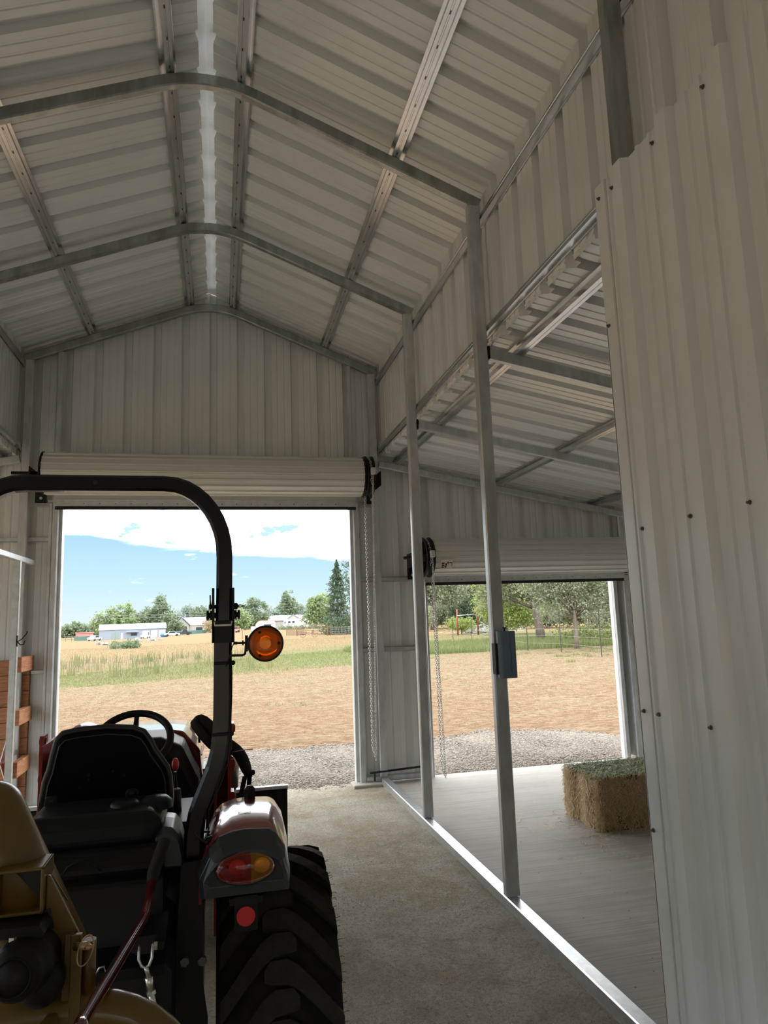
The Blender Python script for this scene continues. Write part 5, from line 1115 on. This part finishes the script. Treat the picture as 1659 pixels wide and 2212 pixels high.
# ---- roll bar
RY = 2.5
ra = [(-.084, .32), (-.084, .80), (-.084, 1.02), (-.082, 1.09), (-.072, 1.145), (-.054, 1.195), (-.014, 1.29), (.0, 1.345), (.006, 1.40), (.009, 1.46)]
rb_ = [(.009, 1.40), (.013, 1.75)]
rc_ = [(.013, 1.74), (.015, 1.86), (.016, 1.99)]
for i in range(1, 9):
    a = math.pi/2*i/9; rc_.append((.016-.20*(1-math.cos(a)), 2.0+.25*math.sin(a)))
rc_ += [(-.19, 2.25)]
bar = MB().rtube([(x, RY, z) for x, z in rc_]+[(mx_(x), RY, z) for x, z in rc_[::-1]], .054, .052, ch=.009, upv=(0, 1, 0)).build('roll_bar', 'black_gloss', TR)
MB().cyl((-.41, RY-.0275, 2.25), (-.41, RY-.0265, 2.25), .008, 14).build('bar_hole', 'ink', bar)
for mir in (False, True):
    f_ = (lambda x: mx_(x)) if mir else (lambda x: x)
    MB().rtube([(f_(x), RY, z) for x, z in ra+[(.011, 1.75)]], .060, .054, ch=.010, upv=(0, 1, 0)).build('roll_bar_post', 'black_gloss', TR)
    h_ = MB()
    for x0_ in (-.022, .045): h_.prism([(2.462, 1.70), (2.538, 1.70), (2.538, 1.885), (2.462, 1.885)], f_(x0_-.004), f_(x0_+.004), 'x')
    h_.bx(*sorted((f_(-.022), f_(.045))), 2.462, 2.467, 1.70, 1.775)
    hg = h_.build('hinge_bracket', 'black_steel', TR)
    g_ = MB().cyl((f_(-.044), 2.49, 1.793), (f_(.066), 2.49, 1.793), .009, 12)
    for xx in (-.040, -.028, .053, .064): g_.cyl((f_(xx-.004), 2.49, 1.793), (f_(xx+.004), 2.49, 1.793), .0165, 6, smooth=False)
    g_.build('hinge_bolt', 'black_steel', hg)
    g_ = MB().cyl((f_(-.034), 2.485, 1.822), (f_(.056), 2.485, 1.822), .007, 10).ell((f_(.054), 2.485, 1.822), (.009, .012, .012), 10, 8)
    g_.tube([(f_(.058), 2.485, 1.822), (f_(.068), 2.478, 1.826), (f_(.082), 2.476, 1.822), (f_(.068), 2.480, 1.818), (f_(.058), 2.485, 1.822)], .0022, 6).tube([(f_(-.031), 2.48, 1.825), (f_(-.032), 2.478, 1.862)], .0025, 6).ell((f_(-.031), 2.482, 1.822), (.006, .010, .010), 10, 8)
    g_.build('locking_pin', 'black_steel', hg)
    MB().tube([(f_(-.017), 2.459, 1.772), (f_(-.016), 2.459, 1.758), (f_(.038), 2.459, 1.758), (f_(.040), 2.459, 1.772)], .0035, 6).build('hinge_edge', 'steel', hg)
    MB().prism([(-.135, .30), (-.035, .30), (-.035, .56), (-.05, .66), (-.05, .86), (-.055, 1.02), (-.118, 1.02), (-.13, .8)] if not mir else [(mx_(a), b) for a, b in [(-.135, .30), (-.035, .30), (-.035, .56), (-.05, .66), (-.05, .86), (-.055, 1.02), (-.118, 1.02), (-.13, .8)]], 2.44, 2.452, 'y').build('mount_plate', 'black_steel', TR)
    for xx, zz in ((-.105, .735), (-.052, .73), (-.105, .50), (-.055, .50)): MB().cyl((f_(xx), 2.44, zz), (f_(xx), 2.424, zz), .014, 6, smooth=False).build('mount_bolt', 'screw', TR)
# ---- amber warning lamp on the roll bar
wl = empty('warning_lamp', (.152, 2.46, 1.692)); wl.parent = TR; wl.location = Vector((.152, 2.46, 1.692))-TR.location
M, nt, b, out = newmat('beacon_amber'); b.inputs['Base Color'].default_value = (.72, .20, .008, 1); b.inputs['Roughness'].default_value = .14; b.inputs['Transmission Weight'].default_value = .62; b.inputs['IOR'].default_value = 1.15; b.inputs['Coat Weight'].default_value = .5; MT['beacon'] = M
MB().lathe((.152, 2.46, 1.692), (0, 1, 0), [(-.020, .055), (-.023, .057), (-.023, .060), (-.016, .0612), (.016, .0612), (.023, .060), (.023, .057), (.020, .055), (-.020, .055)], 48).build('lamp_ring', 'black_gloss', wl)
for s_ in (-1, 1): MB().lathe((.152, 2.46, 1.692), (0, s_, 0), [(.018, .0565), (.024, .053), (.029, .038), (.031, .018), (.031, .0)], 40).build('amber_lens', 'beacon', wl)
dv = MB().lathe((.152, 2.46, 1.692), (0, 1, 0), [(-.001, .019), (-.001, .055), (.001, .055), (.001, .019), (-.001, .019)], 36).build('added_divider', 'lens_amber', wl)  # divider added inside the lamp so only the lens centre shows bright
for a in (118, 0, 242): MB().cyl((.152+.044*math.cos(R(a)), 2.432, 1.692+.044*math.sin(R(a))), (.152+.044*math.cos(R(a)), 2.424, 1.692+.044*math.sin(R(a))), .0055, 12).build('lens_screw', 'black_steel', wl)
g_ = MB().bx(.084, .093, 2.445, 2.475, 1.668, 1.722).cyl((.050, 2.46, 1.697), (.088, 2.46, 1.697), .0035, 8).cyl((.074, 2.46, 1.697), (.079, 2.46, 1.697), .009, 6).cyl((.045, 2.46, 1.697), (.058, 2.46, 1.697), .005, 10)
g_.tube([(.030, 2.47, 1.656), (.076, 2.47, 1.655), (.084, 2.465, 1.660), (.086, 2.462, 1.675), (.087, 2.46, 1.70)], .004, 8)
g_.build('lamp_arm', 'black_steel', wl)
cb = MB().tube([(.047, 2.46, 1.697), (.040, 2.46, 1.682), (.036, 2.462, 1.660), (.026, 2.463, 1.635), (.020, 2.463, 1.620)], .002, 6)
for o_x in (0, .005):
    cb.tube([(.032+o_x, 2.465, 1.645), (.035+o_x, 2.468, 1.60), (.034+o_x, 2.468, 1.52), (.031+o_x, 2.468, 1.44), (.033+o_x, 2.468, 1.395), (.022+o_x*2, 2.466, 1.32), (-.012+o_x*3, 2.466, 1.24), (-.043+o_x*2, 2.466, 1.165), (-.052+o_x*3, 2.466, 1.08), (-.05+o_x*3, 2.466, .95)], .0028, 6)
for z, x in ((1.632, .012), (1.40, .006)): cb.rtube([(x-.03, 2.47, z), (x+.03, 2.468, z)], .008, .010).ell((x+.032, 2.466, z), (.008, .006, .008), 8, 6)
cb.tube([(-.03, 2.46, 1.10), (-.058, 2.45, 1.105), (-.060, 2.45, 1.08), (-.045, 2.45, 1.068), (-.030, 2.45, 1.075), (-.026, 2.45, 1.09)], .004, 6)
cb.build('lamp_cable', 'black', wl)
# ---- seat
so = [(-.614, 1.09), (-.610, 1.17), (-.602, 1.232), (-.588, 1.272), (-.578, 1.325), (-.567, 1.372), (-.548, 1.392), (-.50, 1.400), (-.40, 1.405), (-.31, 1.396), (-.272, 1.380), (-.248, 1.345), (-.235, 1.315), (-.212, 1.283), (-.190, 1.250), (-.180, 1.215), (-.176, 1.16), (-.176, 1.09)]
st = MB().prism([(mx_(a) if False else a, b) for a, b in so], 2.785, 2.86, 'y').build('seat_back', 'seat', TR, bevel=.014)
MB().tube([(x, 2.800, z) for x, z in so], .012, 10, upv=(0, 1, 0)).build('seat_edge_roll', 'seatedge', st)
MB().tube([(x*.93+(-.395)*.07, 2.781, 1.08+(z-1.08)*.93) for x, z in so], .0035, 6, upv=(0, 1, 0)).build('seat_piping', 'seatedge', st)
for x, z in ((-.455, 1.245), (-.375, 1.252), (-.485, 1.205), (-.455, 1.228), (-.335, 1.235)): MB().cyl((x, 2.785, z), (x, 2.781, z), .005, 10).build('seat_rivet', 'black_steel', st)
MB().cbox((-.395, 3.05, 1.03), (.46, .42, .14), .05).build('seat_cushion', 'seat', TR)
MB().cbox((-.395, 3.02, .90), (.36, .40, .18), .02).build('seat_base', 'black', TR)
for x, y_, z in ((-.543, 2.62, 1.19), (-.290, 2.62, 1.192)):
    MB().prism([(x-.020, z-.05), (x+.020, z-.05), (x+.020, z+.020), (x+.013, z+.028), (x-.013, z+.028), (x-.020, z+.020)], 2.616, 2.624, 'y').build('slotted_tab', 'greyplas', TR, bevel=.003)
    MB().rtube([(x-.007, 2.6155, z+.014), (x+.007, 2.6155, z+.014)], .004, .006).build('tab_slot', 'ink', TR)
# ---- rear housing (tank and tool cover)
MB().cbox((-.385, 2.54, 1.135), (.42, .28, .115), .035).build('rear_cover', 'greyplas', TR, bevel=.012)
lc = loft(MB(), [[(-.545, y, a), (-.175, y, a), (-.165, y, b), (-.535, y, b)] for y, a, b in ((2.40, 1.075, 1.02), (2.385, 1.09, .92), (2.40, 1.05, .60), (2.70, 1.05, .60))])
MB().prism([(2.40, 1.10), (2.375, 1.085), (2.355, 1.04), (2.40, 1.0), (2.38, .90), (2.36, .78), (2.40, .62), (2.44, .50), (2.70, .50), (2.70, 1.12)], -.555, -.165, 'x').build('rear_panel', 'black', TR, bevel=.015)
MB().tube([(-.452, 2.353, 1.045), (-.438, 2.352, 1.068), (-.413, 2.352, 1.082), (-.388, 2.352, 1.083), (-.362, 2.352, 1.072), (-.343, 2.352, 1.048)], .0028, 6).build('moulded_arc', 'greyplas', TR)
MB().lathe((-.300, 2.52, 1.185), (0, 0, 1), [(0, .046), (.012, .045), (.020, .038), (.024, .02), (.024, 0)], 32).build('filler_cap', 'greyplas', TR)
MB().lathe((-.205, 2.55, 1.17), (0, 0, 1), [(0, .055), (.02, .052), (.034, .036), (.038, 0)], 24).build('cover_corner', 'greyplas', TR)
MB().lathe((-.585, 2.45, 1.12), (0, -.2, 1), [(0, .038), (.03, .042), (.045, .035), (.05, 0)], 20).build('side_knob', 'black', TR)
sc_ = loft(MB(), [[(-.190, y, zb), (-.196, y, zt-.01), (-.175, y, zt), (-.145, y, zt-.006), (-.125, y, zt-.03), (-.116, y, zt-.07), (-.114, y, zb)] for y, zt, zb in ((2.41, 1.118, 1.02), (2.43, 1.138, 1.01), (2.52, 1.145, 1.0), (2.60, 1.14, 1.0))]).build('side_cover', 'lampgrey', TR, bevel=.004)
MB().cbox((-.385, 2.75, .62), (.50, .62, .60), .03).build('transmission_case', 'black_steel', TR)
MB().cbox((-.385, 3.3, .55), (.62, 1.1, .10), .02).build('floor_plate', 'black', TR)
# ---- levers and console right of the seat
MB().cbox((-.135, 2.95, .99), (.12, .42, .14), .03).build('lever_console', 'black', TR)
kn = MB().tube([(-.160, 3.0, 1.03), (-.166, 2.96, 1.15), (-.168, 2.95, 1.20)], .006, 8).build('lever_rod', 'black_steel', TR)
MB().ell((-.168, 2.95, 1.228), (.014, .014, .025), 14, 10).build('lever_knob', 'reflector', kn)
MB().tube([(-.150, 3.0, .98), (-.160, 2.93, 1.06), (-.158, 2.90, 1.145)], .016, 10, scale=[1.0, 1.2, .9]).build('hand_lever', 'seatedge', TR)
# ---- steering wheel and dash
wc = Vector((-.375, 3.42, 1.262)); nrm = Vector((0, -.64, .77)).normalized(); ua = Vector((1, 0, 0)); ub = nrm.cross(ua).normalized()
sw = empty('steering_wheel', wc); sw.parent = TR; sw.location = wc-TR.location
MB().tube([wc+ua*.158*math.cos(t)+ub*.158*math.sin(t) for t in [2*math.pi*i/48 for i in range(48)]], .0165, 12, loop=True, upv=nrm).build('wheel_rim', 'black', sw)
g_ = MB()
for t in (R(90), R(215), R(325)):
    d_ = ua*math.cos(t)+ub*math.sin(t); g_.tube([wc-nrm*.02, wc-nrm*.018+d_*.08, wc+d_*.155], .013, 8, scale=[1.4, 1, .8])
g_.lathe(wc-nrm*.04, nrm, [(0, .04), (.03, .042), (.04, .03), (.042, 0)], 20); g_.cyl(wc-nrm*.03, (-.39, 3.62, 1.0), .025, 12); g_.build('wheel_spokes', 'black', sw)
ds = loft(MB(), [[(TX-.30, y, .62), (TX-.29, y, zt-.22), (TX-.22, y, zt-.06), (TX-.12, y, zt), (TX+.14, y, zt), (TX+.235, y, zt-.045), (TX+.31, y, zt-.20), (TX+.325, y, zt-.42), (TX+.32, y, .62)] for y, zt in ((3.50, 1.19), (3.56, 1.245), (3.74, 1.252), (3.80, 1.25))]).build('dash_cowl', 'black', TR, bevel=.015)
MB().add([(TX+.31, 3.53, 1.02), (TX+.315, 3.60, 1.02), (TX+.328, 3.60, .88), (TX+.322, 3.53, .88)], [(0, 1, 2, 3)]).build('warning_label', 'label', ds)
# ---- hood: glossy, faceted
def hsec(y, zt, hw):
    P = [(-hw, .70), (-hw, zt-.24), (-hw*.97, zt-.12), (-hw*.70, zt-.01), (-hw*.45, zt+.0), (hw*.45, zt), (hw*.70, zt-.012), (hw*.96, zt-.11), (hw, zt-.24), (hw, .70)]
    return [(TX+a, y, b) for a, b in P]
hd = loft(MB(), [hsec(3.805, 1.245, .325), hsec(4.1, 1.235, .325), hsec(4.5, 1.205, .315), hsec(4.8, 1.14, .29), hsec(4.92, 1.0, .26)]).build('hood', 'red', TR, bevel=.010)
MB().rtube([(TX+.318, 3.83, 1.105), (TX+.322, 4.1, 1.10), (TX+.314, 4.5, 1.06)], .006, .006).build('hood_seam', 'black', hd)
MB().prism([(4.02, 1.0), (4.34, .98), (4.30, .86), (4.02, .86)], TX+.320, TX+.332, 'x').build('hood_vent', 'lampgrey', hd)
MB().ell((TX-.27, 4.0, 1.205), (.085, .20, .075), 20, 12).build('hood_bulge', 'red', TR)
# ---- front loader
ld = empty('loader', (TX, 3.9, 0)); ld.parent = TR; ld.location = Vector((TX, 3.9, 0))-TR.location
for mir in (False, True):
    f_ = (lambda x: mx_(x)+.075) if mir else (lambda x: x)
    t_ = MB().bx(*sorted((f_(-.025), f_(-.012))), 3.55, 3.85, .35, 1.20).bx(*sorted((f_(.038), f_(.052))), 3.55, 3.85, .35, 1.24).bx(*sorted((f_(-.02), f_(.045))), 3.80, 3.83, .40, 1.15)
    t_.bx(*sorted((f_(-.10), f_(.05))), 3.50, 3.56, .62, .80); t_.build('loader_tower', 'redframe', ld)
    for z in (1.25, .93, 1.08): MB().cyl((f_(.045), 3.66, z), (f_(.075), 3.66, z), .018, 12).bx(*sorted((f_(.05), f_(.068))), 3.62, 3.70, z-.028, z+.028).build('pivot_pin', 'redframe', ld)
    MB().rtube([(f_(.015), 3.72, 1.16), (f_(.02), 4.2, 1.10), (f_(.03), 4.62, .82), (f_(.03), 4.95, .42)], .055, .09, upv=(1, 0, 0)).build('loader_arm', 'redframe', ld)
    MB().cyl((f_(.02), 3.78, .72), (f_(.025), 4.15, .80), .028, 14).cyl((f_(.025), 4.15, .80), (f_(.03), 4.45, .87), .014, 12).build('lift_cylinder', 'black_steel', ld)
    MB().cyl((f_(.085), 4.25, .98), (f_(.09), 4.6, .78), .024, 14).cyl((f_(.09), 4.6, .78), (f_(.09), 4.88, .60), .012, 12).build('tilt_cylinder', 'steel', ld)
MB().rtube([(mx_(.03)+.08, 4.45, 1.16), (.03, 4.45, 1.16)], .035, .035).build('cross_tube', 'redframe', ld)
bk = MB(); pr_ = [(4.98, .66), (5.00, .64), (5.02, .30), (5.12, .12), (5.50, .05), (5.50, .035), (5.10, .09), (4.99, .28), (4.965, .64)]
bk.prism(pr_, mx_(.445), .445, 'x')
for x in (mx_(.445), .437): bk.prism([(4.98, .66), (5.10, .62), (5.50, .06), (5.12, .10), (5.0, .30)], x, x+.008, 'x')
bk.build('bucket', 'black_steel', ld)
MB().rtube([(mx_(.447), 4.975, .662), (.447, 4.975, .662)], .045, .022).build('bucket_lip', 'galv_pale', ld)
MB().bx(mx_(.11), .11, 4.92, 4.98, .22, .60).build('bucket_mount', 'black_steel', ld)
# hose bundle in cloth sleeve
MB().tube([(-.02, 3.70, 1.14), (-.10, 3.76, 1.235), (-.135, 3.8, 1.275), (-.10, 3.8, 1.290), (-.055, 3.79, 1.258), (-.01, 3.78, 1.195), (.04, 3.78, 1.150), (.085, 3.78, 1.125), (.115, 3.78, 1.08), (.135, 3.78, 1.02), (.145, 3.78, .995)], .036, 14, scale=[.6, .65, .85, 1.0, .8, 1.05, .95, .85, .9, .8, .5]).build('hose_sleeve', 'foam', ld, subsurf=1)
g_ = MB(); 
for a, b, c in (((.125, 3.78, .99), (.105, 3.79, .90), (.078, 3.85, .80)), ((.148, 3.78, .99), (.143, 3.79, .90), (.135, 3.88, .78))): g_.tube([a, b, c], .012, 10)
g_.tube([(.12, 3.77, 1.00), (.16, 3.77, 1.005)], .016, 8).ell((.165, 3.77, 1.01), (.012, .01, .014), 8, 6); g_.build('hydraulic_hose', 'rubber', ld)
MB().tube([(.062, 3.745, 1.122), (.11, 3.742, 1.128), (.165, 3.74, 1.130)], .0025, 5).build('cable_tie', 'clip', ld)
MB().cyl((-.105, 3.80, 1.27), (-.10, 3.80, 1.17), .006, 8).build('sleeve_strap', 'black', ld)
# ---- three-point hitch odds and ends behind
ht_ = MB().tube([(-.212, 2.16, .912), (-.2125, 2.15, .875), (-.205, 2.15, .857), (-.195, 2.15, .852), (-.185, 2.15, .857), (-.1785, 2.15, .875), (-.178, 2.16, .912)], .0042, 8).build('clevis', 'steel', TR)
MB().bx(-.222, -.168, 2.155, 2.18, .885, .93).bx(-.235, -.15, 2.18, 2.40, .88, .90).build('hitch_bracket', 'black_steel', TR)
MB().cyl((-.174, 2.148, .905), (-.164, 2.148, .905), .011, 6, smooth=False).build('hitch_nut', 'steel', TR)
g_ = MB().cyl((-.194, 2.15, .855), (-.186, 2.16, .822), .006, 10).cyl((-.187, 2.16, .825), (-.182, 2.17, .785), .0105, 12).cyl((-.182, 2.17, .785), (-.180, 2.17, .775), .013, 6, smooth=False).tube([(-.181, 2.17, .78), (-.172, 2.18, .73), (-.158, 2.20, .67), (-.15, 2.22, .60)], .009, 10); g_.build('turnbuckle', 'steel', TR)
MB().tube([(-.325, 2.16, .845), (-.312, 2.15, .868), (-.30, 2.15, .870), (-.295, 2.15, .852), (-.302, 2.15, .832), (-.312, 2.15, .822)], .0028, 6).cyl((-.313, 2.15, .818), (-.313, 2.16, .80), .004, 8).build('hitch_pin_clip', 'steel', TR)
MB().cbox((-.28, 2.30, .72), (.30, .22, .22), .02).build('hitch_frame', 'black_steel', TR)
for x in (-.62, -.11): MB().rtube([(x, 2.75, .50), (x, 2.35, .42), (x, 1.98, .38)], .03, .06).build('lower_link', 'black_steel', TR)
MB().tube([(-.075, 2.40, 1.12), (-.058, 2.39, 1.10), (-.040, 2.385, 1.088), (-.032, 2.385, 1.098), (-.034, 2.385, 1.106)], .004, 8).build('hook', 'black_steel', TR)

# ================================================================ yellow implement in the near left
YI = empty('yellow_implement', (-.40, 1.55, 0), 'yellow tube-framed implement with black canister and long red lever, near left', 'implement')
A, B_ = Vector((-.60, 1.74, 1.60)), Vector((-.318, 1.62, 1.085))
ax_ = (B_-A).normalized()
def capsule(name, a, b, r, mat, par, rot_pts=10):
    mb = MB(); d = (b-a).normalized(); L_ = (b-a).length
    pf = [(-r*.9*math.cos(t), r*math.sin(t)) for t in [math.pi/2*i/rot_pts for i in range(rot_pts+1)]]
    mb.lathe(a, d, [(u, max(q, 0)) for u, q in pf]+[(L_, r), (L_, 0)], 40); return mb.build(name, mat, par)
boom = capsule('boom_tube', Vector((-.456, 1.625, 1.400)), Vector((-.315, 1.585, 1.125)), .070, 'yellow', YI)
g_ = MB(); off = Vector((.052, -.02, .035)); g_.rtube([Vector((-.385, 1.60, 1.345)), Vector((-.268, 1.58, 1.12))], .045, .034, upv=(0, 1, 0)); g_.build('boom_rail', 'yellow', YI, bevel=.004)
sp_ = MB().prism([(-.3215, 1.300), (-.316, 1.300), (-.258, 1.185), (-.258, 1.10), (-.300, 1.10), (-.3215, 1.16)], 1.535, 1.545, 'y').build('side_plate', 'yellow', YI, bevel=.002)
rq = Matrix.Rotation(R(0), 3, 'Y')
MB().box((-.318, 1.533, 1.222), (.020, .001, .036), Matrix.Rotation(R(-12), 3, 'Y')).build('grey_sticker', 'lampgrey', sp_)
lt = MB()
for k in range(9):
    p = Vector((-.338, 1.5875, 1.297)).lerp(Vector((-.298, 1.577, 1.235)), k/8); lt.box(p, (.003+.003*(k % 3 == 0), .001, .022), Matrix.Rotation(R(-28), 3, 'Y'))
MB().box(Vector((-.316, 1.5845, 1.262)), (.016, .0012, .070), Matrix.Rotation(R(-31), 3, 'Y')).build('worn_sticker', 'galv_dull', YI)
lt.build('sticker_marks', 'ink', YI)
rec = MB()   # square receiver; a black sheet inside paints in its shaded depth
x0_, x1_, z0_, z1_ = -.405, -.322, 1.240, 1.322; t_ = .006
for (a, b, c, d) in ((x0_, x1_, z0_, z0_+t_), (x0_, x1_, z1_-t_, z1_), (x0_, x0_+t_, z0_, z1_), (x1_-t_, x1_, z0_, z1_)): rec.bx(a, b, 1.515, 1.60, c, d)
rec.build('receiver_tube', 'yellow', YI, bevel=.002); MB().bx(x0_+t_, x1_-t_, 1.545, 1.55, z0_+t_, z1_-t_).build('receiver_shade', 'ink', YI)
MB().prism([(-.42, 1.238), (-.318, 1.236), (-.308, 1.222), (-.312, 1.215), (-.42, 1.222)], 1.47, 1.60, 'y').build('mount_bracket', 'black_steel', YI)
MB().cyl((-.36, 1.475, 1.222), (-.36, 1.475, 1.208), .009, 6, smooth=False).build('bracket_nut', 'steel', YI)
cn = MB().lathe((-.343, 1.46, 1.172), (-.05, -1, .12), [(-.10, 0), (-.10, .034), (-.085, .050), (-.02, .052), (.0, .049), (.004, .044), (.03, .044), (.038, .041), (.044, .034), (.044, .032), (.047, .031), (.047, 0)], 44).build('black_canister', 'black', YI)
cn['label'] = 'black ribbed canister with round cap'
MB().lathe((-.343, 1.46, 1.172), (-.05, -1, .12), [(.0475, .0305), (.049, .0305), (.049, .029), (.0475, .029)], 40).build('cap_ring', 'greyplas', cn)
MB().ell((-.318, 1.51, 1.128), (.040, .05, .044), 24, 16).build('canister_bowl', 'black', YI)
# upright strap, pivot post, pin with ring clip
MB().rtube([(-.262, 1.52, 1.04), (-.262, 1.52, 1.196)], .020, .012, upv=(0, 1, 0)).build('upright_strap', 'yellow', YI, bevel=.003)
MB().rtube([(-.279, 1.53, 1.08), (-.276, 1.53, 1.195)], .016, .012, upv=(0, 1, 0)).build('upright_strap', 'yellow', YI)
MB().cyl((-.245, 1.55, 1.075), (-.245, 1.55, 1.172), .0135, 20).build('pivot_post', 'yellow', YI)
g_ = MB().cyl((-.262, 1.50, 1.182), (-.236, 1.49, 1.184), .007, 12).tube([Vector((-.240, 1.485, 1.180))+Vector((.013*math.cos(t)+.006*math.sin(t), -.004, .026*math.sin(t))) for t in [2*math.pi*i/20 for i in range(20)]], .0014, 6, loop=True, upv=(0, 1, 0)); g_.ell((-.235, 1.486, 1.183), (.008, .006, .005), 10, 8); g_.build('ring_pin', 'brass', YI)
# hoop guard and its legs down to the floor
hp = [(-.86, 1.60, .35), (-.74, 1.58, .72), (-.60, 1.57, .965), (-.50, 1.56, 1.03), (-.42, 1.55, 1.05), (-.34, 1.55, 1.058), (-.27, 1.55, 1.053), (-.20, 1.55, 1.043), (-.14, 1.55, 1.015), (-.08, 1.55, .955), (-.03, 1.56, .86), (.0, 1.58, .70), (.01, 1.60, .35)]
MB().tube(hp, .036, 20, upv=(0, 1, 0)).build('hoop_guard', 'yellow', YI, subsurf=1)
for x in (-.86, .01): MB().cyl((x, 1.60, .36), (x, 1.62, .012), .036, 18).cbox((x, 1.62, .004), (.14, .14, .016), .003).build('leg', 'yellow', YI)
MB().rtube([(-.86, 1.61, .14), (.01, 1.61, .14)], .05, .05).build('base_rail', 'yellow', YI)
rbp = MB().tube([(-.205, 1.22, 1.165), (-.214, 1.30, 1.144), (-.205, 1.72, 1.065), (-.196, 2.08, 1.0), (-.193, 2.115, 1.0), (-.186, 2.235, 1.058)], .0118, 16).build('red_lever', 'redbar', YI)
rbp['label'] = 'long dark red lever bar'
MB().tube([(-.188, 2.215, 1.045), (-.185, 2.235, 1.062), (-.168, 2.29, 1.108), (-.160, 2.31, 1.128), (-.159, 2.315, 1.132)], .0175, 16, scale=[.8, 1, 1, .96, .5]).build('foam_grip', 'foam', rbp)
MB().rtube([(-.205, 1.225, 1.165), (-.30, 1.30, 1.10), (-.30, 1.52, 1.05)], .02, .03).build('lever_bracket', 'yellow', YI)
